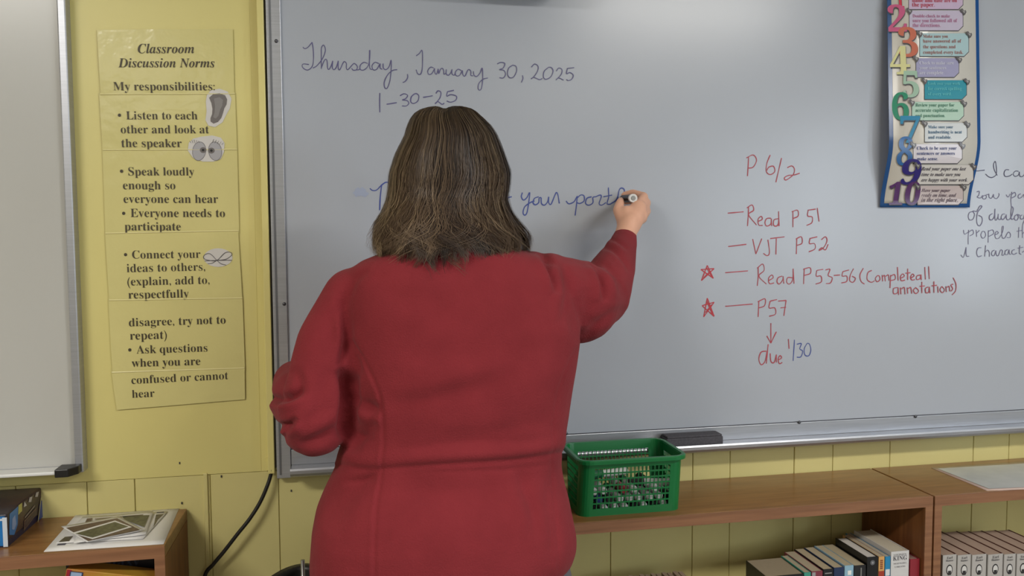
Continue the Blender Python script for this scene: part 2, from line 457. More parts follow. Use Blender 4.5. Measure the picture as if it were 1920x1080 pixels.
write([[(198,328),(268,322)],[(290,300),(288,345),(285,385)],[(282,305),(305,292),(312,315),(290,335),(325,380)],[(330,365),(350,355),(345,342),(332,355),(335,380),(352,382)],[(388,350),(370,352),(362,370),(370,385),(388,375),(390,352)],[(390,352),(392,385)],[(420,352),(402,358),(400,380),(412,385),(422,370),(422,320)],[(422,320),(424,385)],[(485,318),(485,390)],[(480,322),(505,315),(508,340),(485,352)],[(552,315),(550,340),(570,345),(568,370),(545,382)],[(550,315),(585,310)],[(592,305),(600,365)]], *c6, M['red_ink'], 'red first line of the reading list')
write([[(200,475),(280,465)],[(308,442),(322,508)],[(322,508),(348,440)],[(375,445),(382,500),(372,515),(355,505)],[(385,440),(448,432)],[(412,440),(410,510)],[(502,440),(500,508)],[(498,442),(522,432),(525,460),(502,470)],[(560,440),(558,462),(580,462),(582,485),(555,498)],[(558,440),(592,432)],[(610,445),(628,432),(635,450),(620,480),(600,492),(612,480),(628,490),(640,465)]], *c6, M['red_ink'], 'red second line of the reading list')
write([[(187,590),(287,582)],[(332,565),(332,610),(328,648)],[(328,570),(352,552),(358,580),(335,605),(368,640)],[(378,625),(398,612),(392,600),(378,615),(382,638),(402,635)],[(438,605),(420,612),(415,630),(425,640),(440,622),(442,605)],[(442,605),(445,638)],[(482,612),(462,612),(458,632),(470,640),(484,620),(486,572)],[(486,572),(490,638)],[(535,572),(532,640)],[(530,575),(560,568),(562,592),(535,602)],[(590,580),(588,605),(608,605),(610,630),(585,640)],[(590,580),(618,575)],[(628,578),(648,575),(640,602),(658,612),(650,635),(630,638)],[(665,602),(692,600)],[(705,585),(702,605),(722,605),(722,628),(698,635)],[(705,585),(732,578)],[(752,572),(738,600),(735,625),(750,632),(760,615),(745,605)],[(795,570),(780,600),(785,628),(800,640)],[(832,580),(815,590),(812,620),(830,632),(845,625)],[(858,602),(848,615),(855,630),(868,620),(865,605),(858,602)],[(878,600),(880,628)],[(880,608),(888,602),(892,628)],[(893,606),(905,600),(908,625)],[(915,600),(912,658)],[(915,605),(932,598),(935,618),(915,625)],[(945,565),(948,625)],[(958,615),(975,605),(968,595),(958,608),(962,625),(978,622)],[(990,572),(990,622)],[(980,592),(1002,590)],[(1005,612),(1018,605),(1012,595),(1003,608),(1008,622),(1022,620)],[(1045,600),(1030,605),(1030,620),(1045,615),(1048,598)],[(1048,598),(1050,622)],[(1065,565),(1068,620)],[(1082,562),(1085,618)],
[(945,655),(928,660),(928,682),(945,678),(948,655)],[(948,655),(950,688)],[(958,655),(960,685)],[(962,662),(975,655),(978,685)],[(988,655),(990,682)],[(992,660),(1003,655),(1008,682)],[(1025,655),(1015,668),(1025,682),(1038,670),(1025,655)],[(1052,630),(1052,680)],[(1042,650),(1065,648)],[(1080,652),(1068,660),(1070,678),(1082,675),(1085,652)],[(1085,652),(1088,680)],[(1105,628),(1105,678)],[(1095,648),(1118,645)],[(1122,650),(1124,678)],[(1140,650),(1132,665),(1142,678),(1152,665),(1140,650)],[(1158,650),(1160,675)],[(1162,655),(1172,650),(1175,672)],[(1190,640),(1180,645),(1188,660),(1180,672)],[(1190,612),(1202,640),(1200,670),(1185,688)]], *c6, M['red_ink'], 'red third line with the bracketed annotation note', .0016)
write([[(187,738),(308,728)],[(335,715),(332,785)],[(330,718),(362,705),(360,735),(335,745)],[(385,715),(380,745),(405,745),(408,772),(380,782)],[(385,715),(415,708)],[(420,715),(455,712)],[(455,712),(445,780)],[(430,745),(455,742)],
[(388,812),(388,900)],[(370,868),(388,900)],[(388,900),(412,850)],[(368,935),(345,940),(335,970),(345,995),(362,980),(372,935)],[(376,905),(368,990)],[(385,945),(388,980),(402,985),(412,950)],[(412,950),(412,985)],[(418,975),(435,965),(428,955),(420,970),(425,990),(438,985)],[(465,882),(468,925)]], *c6, M['red_ink'], 'red last line with a down arrow and due note')
write([[(108,558),(82,625)],[(82,625),(138,572)],[(138,572),(80,576)],[(80,576),(135,615)],[(135,615),(108,558)],[(104,566),(128,608)],[(92,612),(120,585)],
[(108,702),(92,785)],[(92,785),(138,720)],[(138,720),(85,735)],[(85,735),(138,782)],[(138,782),(108,702)],[(106,715),(130,772)],[(100,765),(128,730)]], *c6, M['red_ink2'], 'two red hand-drawn stars', .0017)
write([[(492,885),(486,978)],[(502,905),(522,902),(515,925),(528,935),(520,960),(502,962)],[(548,900),(535,925),(538,952),(555,955),(564,930),(558,905),(548,900)]], *c6, M['blue_ink'], 'blue digits of the due date', .0016)
c7 = ((1780, 300), 5.686)
write([[(240,120),(285,118),(375,108)],[(385,150),(420,180),(460,185),(500,150),(498,60),(488,15),(470,50),(480,110),(510,165)],[(635,105),(600,105),(582,140),(595,175),(640,170),(670,150)],[(735,120),(700,120),(680,150),(700,175),(735,160),(745,125)],[(745,125),(750,170),(780,175),(820,130),(830,170),(850,130),(880,170)]], *c7, M['dark_ink'], 'dark cursive words right of the numbered poster', .0015)
write([[(290,340),(318,335),(312,375),(295,395),(330,405),(355,378),(350,410)],[(385,375),(360,385),(355,410),(380,415),(395,395),(390,375),(415,366)],[(420,360),(425,400),(450,405),(470,365)],[(470,365),(475,400),(505,410),(530,375),(525,355)],[(605,370),(625,395),(650,360)],[(665,340),(655,420),(660,500)],[(660,370),(695,345),(705,380),(665,405)],[(760,360),(735,375),(735,405),(765,400),(790,365)],[(790,365),(800,400),(830,365)],
[(250,550),(215,560),(200,600),(215,640),(250,630),(268,580),(250,545),(290,550)],[(290,550),(325,490),(345,500),(300,560),(290,640),(300,690),(325,700),(348,660),(345,610),(310,590)],
[(460,570),(430,590),(425,625),(445,640),(475,610),(485,520)],[(485,520),(485,625),(500,640),(520,600)],[(520,575),(520,625),(540,635),(555,612)],[(590,575),(565,580),(550,615),(570,635),(600,600),(605,580)],[(605,580),(610,630),(635,635),(665,590),(680,520),(665,500),(655,560),(660,630),(690,620)],[(720,580),(695,600),(695,635),(720,640),(735,605),(720,580),(750,590)],[(775,585),(755,600),(760,630),(790,620),(800,590),(800,680)]], *c7, M['grey_ink'], 'faded cursive words right of the numbered poster', .0015)
write([[(150,745),(160,790),(200,770)],[(205,745),(200,820),(200,900)],[(205,770),(245,745),(255,785),(215,810)],[(285,745),(290,820)],[(290,780),(320,750)],[(350,760),(335,800),(355,835),(385,810),(375,765),(350,760)],[(415,750),(412,880)],[(415,760),(460,745),(470,785),(420,815)],[(480,800),(520,780),(505,760),(485,790),(495,835),(530,830),(565,770),(575,710),(560,720),(560,820),(590,830),(625,770),(650,790),(645,825),(610,825)],[(740,715),(735,830)],[(715,760),(775,750)],[(800,640),(778,700),(778,830)],[(778,790),(800,770),(810,830)],
[(120,1010),(150,1035),(178,930)],[(178,930),(180,1020),(210,1025)],[(340,935),(305,940),(290,985),(305,1030),(345,1020)],[(385,910),(375,1030)],[(375,990),(405,960),(425,985),(425,1030)],[(480,960),(455,975),(450,1010),(475,1020),(495,965)],[(495,965),(500,1010),(520,1020),(545,960),(565,970),(560,1010),(575,1015),(592,990)],[(620,955),(595,970),(595,1005),(620,1005),(635,955)],[(635,955),(640,1000),(655,1005)],[(695,955),(670,965),(665,995),(690,1005),(720,990)],[(750,910),(745,990),(765,1005)],[(725,940),(785,930)],[(775,985),(800,970),(810,1000)]], *c7, M['grey_ink'], 'faded cursive words below the numbered poster', .0013)
# blue smudge of rubbed-out ink
bm = bmesh.new()
p = W(676, 362, YB)
for k_ in range(5):
    c = bm.verts.new((p.x + (k_ - 2) * .004, YB - .0003 - k_ * .00004, p.z + (k_ % 2) * .004)); r_ = [bm.verts.new((c.co.x + (.007 + .003 * math.sin(j * 2.3 + k_ * 2)) * math.cos(j * .5236 * 1), c.co.y, c.co.z + .008 * math.sin(j * .5236) * (1 + .3 * math.sin(j * 1.7 + k_)))) for j in range(12)]
    for j in range(12): bm.faces.new((c, r_[j], r_[(j + 1) % 12]))
P('ink_smudge', bm, cm((164, 173, 196), .3))['label'] = 'pale blue smudge of rubbed ink'

# ================================================================== PRINTED TEXT
def sty(s, base):
    o = ''
    for c in s:
        if 'A' <= c <= 'Z': o += chr(base + ord(c) - 65)
        elif 'a' <= c <= 'z': o += chr(base + 26 + ord(c) - 97)
        elif '0' <= c <= '9': o += chr(0x1D7CE + ord(c) - 48)
        else: o += c
    return o


BOLD, BI = 0x1D400, 0x1D468
_tc = {}


def glyphs(s, base, off=0.0):
    key = (s, base, off)
    if key in _tc: return _tc[key]
    c = bpy.data.curves.new('t', 'FONT'); c.body = sty(s, base) if base else s; c.offset = off
    c.resolution_u = 3
    o = bpy.data.objects.new('t', c); COL.objects.link(o)
    dg = bpy.context.evaluated_depsgraph_get(); dg.update()
    me = bpy.data.meshes.new_from_object(o.evaluated_get(dg))
    V = np.zeros(len(me.vertices) * 3); me.vertices.foreach_get('co', V); V = V.reshape(-1, 3)[:, :2]
    Fs = [tuple(p.vertices) for p in me.polygons]
    bpy.data.objects.remove(o); bpy.data.curves.remove(c); bpy.data.meshes.remove(me)
    _tc[key] = (V, Fs); return _tc[key]


def text(s, x0, y0, x1, y1, m, parent, name='printed_line', base=BOLD, off=-.004, yf=None, y=YW, vs=1.0, P0=None, P1=None, eps=.0006):
    """printed words along the baseline from pixel (x0,y0) to (x1,y1) on the surface y (or the curved surface yf(z))"""
    V, Fs = glyphs(s, base, off)
    a = P0 or W(x0, y0, y); b = P1 or W(x1, y1, y)
    u0, u1 = V[:, 0].min(), V[:, 0].max()
    dx = Vector((b.x - a.x, 0, b.z - a.z)); sc = dx.length / (u1 - u0); dx.normalize(); up = Vector((-dx.z, 0, dx.x))
    vs_ = []
    for u, v in V:
        q = a + dx * ((u - u0) * sc) + up * (v * sc * vs)
        yy = (yf(q.z) if yf else y) - eps
        vs_.append((q.x, yy, q.z))
    me = bpy.data.meshes.new(name); me.from_pydata(vs_, [], Fs)
    o = link(name, me, m)
    keep(o, parent); return o


def poly(pts, m, parent, name, y=None, yf=None, eps=.0005, thick=0.0, sub=1):
    """flat outline (pixel points) lying on the surface"""
    bm = bmesh.new()
    base_y = y if y is not None else YW
    q = [W(a, b, base_y) for a, b in pts]
    c = sum((v for v in q), Vector()) / len(q)
    def vv(p): return bm.verts.new((p.x, (yf(p.z) if yf else base_y) - eps, p.z))
    K = 4 if yf else 1
    rings = [[vv(c + (v - c) * (k_ / K)) for v in q] for k_ in range(1, K + 1)]
    cv = vv(c)
    n = len(q)
    for i in range(n): bm.faces.new((cv, rings[0][i], rings[0][(i + 1) % n]))
    for r0, r1 in zip(rings, rings[1:]):
        for i in range(n): bm.faces.new((r0[i], r1[i], r1[(i + 1) % n], r0[(i + 1) % n]))
    me = bpy.data.meshes.new(name); bm.to_mesh(me); bm.free()
    o = link(name, me, m); keep(o, parent); return o


def ell(cx, cy, rx, ry, n=20, rot=0):
    out = []
    for i in range(n):
        a = 2 * math.pi * i / n; x_, y_ = rx * math.cos(a), ry * math.sin(a)
        out.append((cx + x_ * math.cos(rot) - y_ * math.sin(rot), cy + x_ * math.sin(rot) + y_ * math.cos(rot)))
    return out


# yellow laminated discussion poster: six strips
pz = W(330, 768)
norms = thing('discussion_poster', 'yellow laminated classroom discussion norms poster of overlapping strips on the wall', 'poster', (pz.x, YW, pz.z))
SH = [((183, 57), (437, 55), (440, 181), (190, 181), .0030), ((187, 175), (441, 174), (445, 284), (194, 285), .0032), ((193, 279), (445, 280), (449, 436), (199, 440), .0031),
      ((198, 434), (447, 432), (455, 563), (206, 566), .0034), ((204, 560), (455, 556), (460, 694), (212, 700), .0032), ((210, 695), (459, 687), (460, 748), (220, 768), .0035)]
for a, b, c, d, e in SH:
    bm = bmesh.new(); n1, n2 = 10, 8; g = []
    A_, B_, C_, D_ = (W(*q) for q in (a, b, c, d))
    for j in range(n2 + 1):
        row = []
        for i in range(n1 + 1):
            u, v = i / n1, j / n2
            p = (A_ * (1 - u) + B_ * u) * (1 - v) + (D_ * (1 - u) + C_ * u) * v
            bulge = .0005 * noise.noise(Vector((p.x * 14, p.z * 14, e * 1000))) + .0004 * math.sin(v * math.pi)
            row.append(bm.verts.new((p.x, YW - .001 - e - bulge, p.z)))
        g.append(row)
    for j in range(n2):
        for i in range(n1): bm.faces.new((g[j][i], g[j][i + 1], g[j + 1][i + 1], g[j + 1][i]))
    o = keep(obj('sheet', bm, M['laminate'], smooth=True), norms)
for (p_, q_) in (((189, 178), (441, 177)), ((194, 282), (445, 281)), ((199, 438), (448, 433)), ((206, 563), (455, 559)), ((211, 698), (459, 690))):  # pale strips painting the glossy highlight along the sheet seams
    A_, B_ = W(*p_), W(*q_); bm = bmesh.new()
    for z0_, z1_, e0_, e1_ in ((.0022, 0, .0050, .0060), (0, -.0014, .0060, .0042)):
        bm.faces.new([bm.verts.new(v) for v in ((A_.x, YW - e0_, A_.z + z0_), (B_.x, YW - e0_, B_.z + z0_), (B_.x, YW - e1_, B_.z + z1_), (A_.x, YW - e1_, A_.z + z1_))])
    keep(obj('seam_highlight', bm, M['seam_gloss']), norms)
YS = YW - .0050
for s, x0, x1, yb, b_ in (('Classroom', 259, 364.5, 99.8, BI), ('Discussion Norms', 222, 403, 126.3, BI), ('My responsibilities:', 213, 403, 169.5, 0),
    ('Listen to each', 237, 370.5, 224, 0), ('other and look at', 226.7, 392, 250, 0), ('the speaker', 228, 341, 276, 0), ('Speak loudly', 241, 364.5, 329, 0),
    ('enough so', 230.8, 329, 355, 0), ('everyone can hear', 232, 409, 380.5, 0), ('Everyone needs to', 245, 422, 407, 0), ('participate', 234, 339, 432, 0),
    ('Connect your', 248, 376, 485, 0), ('ideas to others,', 237.8, 384.8, 510.5, 0), ('(explain, add to,', 239, 393, 535.5, 0), ('respectfully', 241, 354, 560, 0),
    ('disagree, try not to', 242, 423, 612, 0), ('repeat)', 244, 313, 637, 0), ('Ask questions', 256, 389, 663, 0), ('when you are', 247, 375.5, 688, 0),
    ('confused or cannot', 246.7, 428, 720, 0), ('hear', 247.8, 290, 746, 0)):
    sl = 0.0 if yb < 440 else (-.012 if yb < 500 else (-.022 if yb < 600 else (-.03 if yb < 700 else -.05)))
    text(s, x0, yb, x1, yb + sl * (x1 - x0), M['ink_print'], norms, base=b_ or BOLD, off=(-.003 if b_ else -.007), y=YS, vs=1.06)
for px, py in ((224, 216), (228, 321), (232, 400), (235.5, 477.5), (243.5, 656)):
    poly(ell(px, py, 3.1, 3.1, 12), M['ink_print'], norms, 'bullet', y=YS)
# stuck-on pictures
s6 = lambda L: [(370 + a / 7.2, 160 + b / 7.2) for a, b in L]
c = poly(s6([(130, 130), (180, 70), (300, 45), (410, 85), (462, 180), (440, 310), (390, 400), (340, 500), (240, 565), (150, 545), (110, 470), (125, 350), (115, 220)]), M['cutout'], norms, 'ear_picture', y=YS, eps=.0004)
poly(s6([(160, 168), (215, 118), (300, 108), (375, 135), (403, 190), (395, 260), (365, 310), (345, 380), (325, 440), (280, 495), (220, 518), (180, 490), (178, 445), (200, 390), (205, 320), (190, 240)]), M['grey1'], norms, 'ear_outline', y=YS, eps=.0008)
poly(s6([(225, 180), (300, 160), (350, 200), (340, 270), (310, 330), (290, 410), (250, 450), (215, 430), (235, 360), (240, 280)]), cm((134, 130, 128), .4), norms, 'ear_inner', y=YS, eps=.0011)
poly([(354, 268), (362, 260), (378, 256), (398, 254), (414, 258), (421, 268), (420, 285), (414, 298), (400, 303), (380, 303), (362, 296), (352, 282)], M['cutout'], norms, 'eyes_picture', y=YS, eps=.0004)
for cx in (373.5, 403.5):
    poly(ell(cx, 283.5, 13.0, 18.2, 20, .15 if cx < 390 else -.15), cm((128, 124, 126), .3), norms, 'eyeball_outline', y=YS, eps=.0006)
    poly(ell(cx, 283.5, 11.8, 17, 20, .15 if cx < 390 else -.15), cm((172, 170, 174), .3), norms, 'eyeball', y=YS, eps=.0008)
for cx, cy in ((381, 281.5), (396.5, 282.5)):
    poly(ell(cx, cy, 6.2, 5.5, 16), M['grey1'], norms, 'iris', y=YS, eps=.0011)
    poly(ell(cx, cy, 2.6, 2.4, 12), M['black'], norms, 'pupil', y=YS, eps=.0014)
lash = [[(358 + i * 4, 269 - abs(i - 2) * .5), (355.5 + i * 4.2, 262 + abs(2 - i))] for i in range(5)] + [[(398 + i * 4.5, 268 + i * .8), (401 + i * 4.6, 261 + i * 1.6)] for i in range(5)]
keep(obj('lashes', stroke_mesh(lash, lambda a, b: (a, b), .0005, YS - .0006), M['grey1']), norms)
poly(ell(409, 483, 27, 17.5, 24), M['cutout'], norms, 'bow_picture', y=YS, eps=.0004)
BOW = [[(774, 238), (740, 205), (712, 210), (708, 228), (735, 238), (774, 238), (815, 200), (845, 198), (848, 212), (820, 232), (774, 238)], [(774, 238), (750, 252), (728, 255)], [(774, 238), (795, 255), (820, 262)], [(712, 241), (774, 238), (850, 237)]]
keep(obj('bow_drawing', stroke_mesh(BOW, lambda a, b: (120 + a / 2.7, 400 + b / 2.7), .0008, YS - .0006), cm((84, 80, 84), .5)), norms)

# ------------------------------------------------------------------ numbered steps poster on the board
zb_ = W(1730, 389, YB).z; zt_ = 2.02
x0p = W(1647, 388, YB).x; x1p = W(1815, 388, YB).x


def yP(z):
    t = (z - zb_) / (zt_ - zb_)
    s = max(0.0, min(1.0, (z - zb_) / .16)); s = s * s * (3 - 2 * s)
    return YB - .006 - .030 * s * (1 - .75 * max(0, min(1, (t - .3) / .7)))


steps = thing('numbered_poster', 'tall blue-bordered poster of ten numbered writing steps on the main whiteboard', 'poster', ((x0p + x1p) / 2, YB, zb_))


def strip(x0, x1, z0, z1, m, name, eps=0.0, n=24, thick=.0006):
    bm = bmesh.new(); rows = []
    for j in range(n + 1):
        z = z0 + (z1 - z0) * j / n
        rows.append((bm.verts.new((x0, yP(z) - eps, z)), bm.verts.new((x1, yP(z) - eps, z))))
    for a, b in zip(rows, rows[1:]): bm.faces.new((a[0], a[1], b[1], b[0]))
    o = keep(obj(name, bm, m, smooth=True), steps)
    if thick:
        s_ = o.modifiers.new('t', 'SOLIDIFY'); s_.thickness = thick; s_.offset = 0
    return o


pb = cm((36, 92, 160), .2); pp = cm((222, 218, 210), .2)
strip(x0p, x1p, zb_, zt_, pb, 'border', 0.0, 60)
strip(x0p + .011, x1p - .010, zb_ + .010, zt_ - .01, pp, 'sheet', .0007, 60)


def SP(px, py):                                       # pixel -> point on the curved poster
    y = YB - .02
    for _ in range(4):
        q = W(px, py, y); y = yP(q.z)
    return q


def spoly(pts, m, name, eps):
    eps = eps * 1.7 + ZI
    bm = bmesh.new(); q = [SP(a, b) for a, b in pts]
    c = sum(q, Vector()) / len(q); K = 9; n = len(q)
    vv = lambda p: bm.verts.new((p.x, yP(p.z) - eps, p.z))
    rings = [[vv(c + (v - c) * (k_ / K)) for v in q] for k_ in range(1, K + 1)]; cv = vv(c)
    for i in range(n): bm.faces.new((cv, rings[0][i], rings[0][(i + 1) % n]))
    for r0, r1 in zip(rings, rings[1:]):
        for i in range(n): bm.faces.new((r0[i], r1[i], r1[(i + 1) % n], r0[(i + 1) % n]))
    me = bpy.data.meshes.new(name); bm.to_mesh(me); bm.free()
    return keep(link(name, me, m), steps)


def stext(s, x0, x1, yb, m, name, base=BOLD, eps=.0024, slope=0.0, vs=1.0, off=-.002):
    return text(s, 0, 0, 0, 0, m, steps, name=name, base=base, off=off, yf=yP, P0=SP(x0, yb), P1=SP(x1, yb + slope * (x1 - x0)), eps=eps * 1.7 + ZI, vs=vs)


U = lambda x_, y_: (1640 + x_ / 5.4, y_ / 5.4)          # crop coordinates of the upper half
V_ = lambda x_, y_: (1640 + x_ / 5.143, 190 + y_ / 5.143)
ITEMS = [
 ('1', (206, 290), 82, U, (340, -90, 885, 95), (200, 178, 206), (186, 52, 78), ('name and date are on', 'the paper.'), (205, 50, 72), (25, 70)),
 ('2', (130, 318), 322, U, (345, 110, 885, 310), (196, 186, 208), (180, 110, 150), ('Double-check to make', 'sure you followed all of', 'the directions.'), (196, 86, 128), (180, 228, 276)),
 ('3', (236, 432), 575, U, (450, 340, 942, 570), (170, 200, 206), (160, 98, 92), ('Make sure you', 'have answered all of', 'the questions and', 'completed every task.'), (196, 106, 80), (385, 435, 492, 548)),
 ('4', (150, 352), 755, U, (412, 592, 842, 782), (160, 158, 192), (214, 214, 230), ('Check to make sure', 'your sentences', 'are complete.'), (214, 210, 150), (655, 705, 755)),
 ('5', (275, 440), 985, U, (498, 815, 920, 1005), (40, 146, 166), (96, 196, 204), ('Look over your work', 'for correct spelling', 'of every word.'), (160, 190, 168), (862, 915, 968)),
 ('6', (160, 322), 178, V_, (352, 8, 848, 185), (178, 208, 190), (70, 128, 106), ('Review your paper for', 'accurate capitalization', 'and punctuation.'), (28, 134, 98), (52, 103, 154)),
 ('7', (240, 432), 400, V_, (475, 210, 880, 390), (208, 212, 214), (52, 104, 140), ('Make sure your', 'handwriting is neat', 'and readable.'), (24, 128, 168), (262, 312, 362)),
 ('8', (190, 340), 615, V_, (365, 415, 832, 598), (214, 208, 214), (58, 76, 136), ('Check to be sure your', 'sentences or answers', 'make sense.'), (40, 98, 158), (468, 518, 570)),
 ('9', (222, 410), 800, V_, (405, 615, 940, 800), (212, 208, 204), (50, 44, 68), ('Read your paper one last', 'time to make sure you', 'are happy with your work.'), (44, 34, 116), (668, 722, 775)),
 ('10', (110, 415), 995, V_, (405, 815, 842, 995), (198, 184, 184), (70, 44, 68), ('Have your paper', 'ready on time, and', 'in the right place.'), (84, 42, 100), (875, 922, 970)),
]
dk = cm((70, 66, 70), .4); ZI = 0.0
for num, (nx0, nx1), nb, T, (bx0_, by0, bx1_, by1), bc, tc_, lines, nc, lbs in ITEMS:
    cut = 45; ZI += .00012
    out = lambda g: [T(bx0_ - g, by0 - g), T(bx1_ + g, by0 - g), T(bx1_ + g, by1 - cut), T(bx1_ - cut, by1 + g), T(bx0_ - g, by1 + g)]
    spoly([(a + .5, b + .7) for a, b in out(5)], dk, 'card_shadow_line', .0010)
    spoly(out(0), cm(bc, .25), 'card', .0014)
    f0 = T(nx0, nb); f1 = T(nx1, nb)
    vs = 1.0
    Vg, _ = glyphs(num, BOLD, 0.0)
    hh = {'1': 190, '2': 245, '3': 270, '4': 255, '5': 240, '6': 240, '7': 230, '8': 245, '9': 215, '10': 195}[num]
    asp = (Vg[:, 1].max() - Vg[:, 1].min()) / (Vg[:, 0].max() - Vg[:, 0].min())
    vs = (hh / (nx1 - nx0)) / asp
    b_ = T(nx0, nb)[1]
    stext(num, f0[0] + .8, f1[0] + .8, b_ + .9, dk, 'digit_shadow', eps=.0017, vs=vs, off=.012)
    stext(num, f0[0], f1[0], b_, cm(nc, .25), 'digit', eps=.0021, vs=vs, off=.004)
    for s, lb in zip(lines, lbs):
        frac = min(.94, len(s) / (max(len(q) for q in lines) + 1) * .96)
        ax = T(bx0_ + 32, lb); bx = T(bx0_ + 32 + (bx1_ - bx0_ - 50) * frac, lb)
        stext(s, ax[0], bx[0], ax[1], cm(tc_, .4), 'card_words', base=(BI if num in ('9', '10') else BOLD), eps=.0019)
    for ex, ey in ((bx0_ - 5, by0 + 6), (bx1_ + 2, by0 + 14)):
        spoly([T(ex + a, ey + b) for a, b in ((-32, -28), (-12, -34), (4, -10), (22, -16), (28, 4), (14, 30), (0, 40), (-10, 12), (-30, 0))], cm((92, 88, 90), .3), 'clip_drawing', .0027)
        spoly([T(ex + a, ey + b) for a, b in ((-16, -18), (2, -4), (14, -4), (6, 16), (-6, 4))], cm((168, 166, 166), .3), 'clip_drawing', .0030)

# ================================================================== ERASER
z_e = z_led + .0005
e0 = H(1248, 822, z_e); e1 = H(1357, 818, z_e)
ex0, ex1 = W(1250, 815, yt + .014).x, W(1356, 815, yt + .014).x
er = thing('board_eraser', 'dark felt board eraser lying on the marker tray', 'eraser', ((ex0 + ex1) / 2, yt + .0325, z_e))
hw = (ex1 - ex0) / 2
obj('felt_block', B(-hw, hw, -.020, .020, 0, .021), M['foam'], er, bevel=.003)
obj('backing', B(-hw + .002, hw - .002, -.018, .018, .021, .0255), M['foam'], er, bevel=.002)

# ================================================================== BOOKCASES
zA = (W(1380, 892.8).z + W(1560, 883).z) / 2
yA = H(1752, 930.4, zA).y
zC_ = (W(350.6, 953.4).z + W(80.6, 970).z) / 2
yC = H(308.4, 1022.8, zC_).y
TH = .0245


def bookcase(label, x0, x1, yf, zt, zs):
    t = thing('bookcase', label, 'bookcase', ((x0 + x1) / 2, (yf + YW) / 2, 0), group=None)
    def Q(nm, bm, m, **k): return keep(obj(nm, bm, m, **k), t)
    yb = YW - .003
    Q('top_board', B(x0, x1, yf + .003, yb, zt - TH, zt), M['wood'], bevel=.0015)
    Q('edge_band', B(x0, x1, yf, yf + .003, zt - TH, zt - .0005), M['wood_edge'])
    for a, b in ((x0, x0 + .019), (x1 - .019, x1)):
        Q('side_panel', B(a, b, yf + .003, yb, 0, zt - TH), M['wood_side'] if 1 else 0)
        Q('edge_band', B(a, b, yf, yf + .003, 0, zt - TH), M['wood_edge'])
    for z in zs + [.07]:
        Q('shelf', B(x0 + .019, x1 - .019, yf + .004, yb, z - .019, z), M['wood'])
    Q('kick_board', B(x0 + .019, x1 - .019, yf + .02, yf + .038, 0, .051), M['wood_side'])
    return t


xseam = W(1751.5, 945, yA).x
xA0 = xseam - 1.10
zs_mid = .47; ZS = zs_mid + .0008
bookcase('brown wooden bookcase carrying the green basket', xA0, xseam - .0028, yA, zA, [zs_mid])
bookcase('brown wooden bookcase at the right edge with the white sheet on top', xseam + .0022, xseam + .92, yA, zA, [zs_mid])
xCr = W(308.4, 1030, yC).x
bookcase('brown wooden bookcase at the lower left under the papers and game box', xCr - .92, xCr, yC, zC_, [zs_mid])
# worn chips of the front edges
# ================================================================== BOOKS
YSP = yA + .012


def book(name, label, cat, px0, px1, pyt, pback, cover, page=(206, 196, 176), group=None, title=None, deco=None, hard=False, z0=None, wrap=None):
    """spine between pixel columns px0..px1, top of spine at pyt; back top corner seen at pback"""
    z0 = ZS if z0 is None else z0
    a = W(px0, pyt, YSP); b = W(px1, pyt, YSP); zt = a.z
    yb = min(YW - .012, H(pback[0], pback[1], zt).y if pback else YSP + .16)
    w = max(.006, b.x - a.x - .0008); d = yb - YSP; h = zt - z0
    t = thing(name, label, cat, (a.x + w / 2, YSP + d / 2, z0), group=group)
    cov = cm(cover, .35); e = .0022 if hard else .0006
    bm = bmesh.new()
    box(bm, -w / 2, w / 2, -d / 2, -d / 2 + .0015, 0, h)
    box(bm, -w / 2, -w / 2 + .0014, -d / 2 + .0015, d / 2, 0, h)
    box(bm, w / 2 - .0014, w / 2, -d / 2 + .0015, d / 2, 0, h)
    obj('cover', bm, cov, t)
    obj('pages', B(-w / 2 + .0014, w / 2 - .0014, -d / 2 + .0015, d / 2 - e, e, h - e), cm(page, .8, var=.08, vscale=90, stretch=(30, 1, 1)), t)
    t['_geo'] = (a.x, w, zt)
    return t, a.x, w, zt


def sp_text(t, s, xc, w, z, m, base=BOLD, vs=1.0, rot=False):
    if rot:
        V, Fs = glyphs(s, base, 0); u0, u1 = V[:, 0].min(), V[:, 0].max(); sc = w / (u1 - u0)
        vv = [(xc - .25 * sc + v * sc, YSP - .0006, z - (u - u0) * sc) for u, v in V]
        vv = [(xc - .3 * sc + v * sc, YSP - .0006, z - (u - u0) * sc) for u, v in V]
        me = bpy.data.meshes.new('spine_words'); me.from_pydata(vv, [], Fs); o = link('spine_words', me, m); return keep(o, t)
    return text(s, 0, 0, 0, 0, m, t, name='spine_words', base=base, y=YSP, P0=Vector((xc - w / 2, YSP, z)), P1=Vector((xc + w / 2, YSP, z)), vs=vs)


def patch(t, x0, x1, z0, z1, m, name='spine_patch', eps=.0004):
    return keep(obj(name, B(x0, x1, YSP - eps, YSP, z0, z1), m), t)


G1 = 'mixed novels on the shelf under the basket'
t, x_, w_, z_ = book('book', 'thick black book, leftmost of the row under the basket shelf', 'book', 1437, 1507, 1082, (1409, 1050), (20, 19, 20), (150, 136, 112), group=G1)
t, x_, w_, z_ = book('book', 'thin paperback with a teal spine beside the thick black book', 'book', 1508, 1521, 1074, (1463, 1042), (60, 142, 124), (170, 156, 132), group=G1)
t, x_, w_, z_ = book('book', 'thin paperback with a maroon and pink spine', 'book', 1522, 1543, 1072, (1480, 1034), (122, 52, 66), (172, 158, 134), group=G1)
patch(t, x_ + .001, x_ + w_ * .35, z_ - .03, z_ - .002, cm((150, 150, 150), .5))
t, x_, w_, z_ = book('book', 'slim black paperback with white spine lettering', 'book', 1544, 1563, 1068, (1495, 1029), (24, 24, 28), (176, 160, 132), group=G1)
patch(t, x_ + w_ * .15, x_ + w_ * .85, z_ - .0105, z_ - .0082, cm((140, 140, 140), .5), 'title_marks')
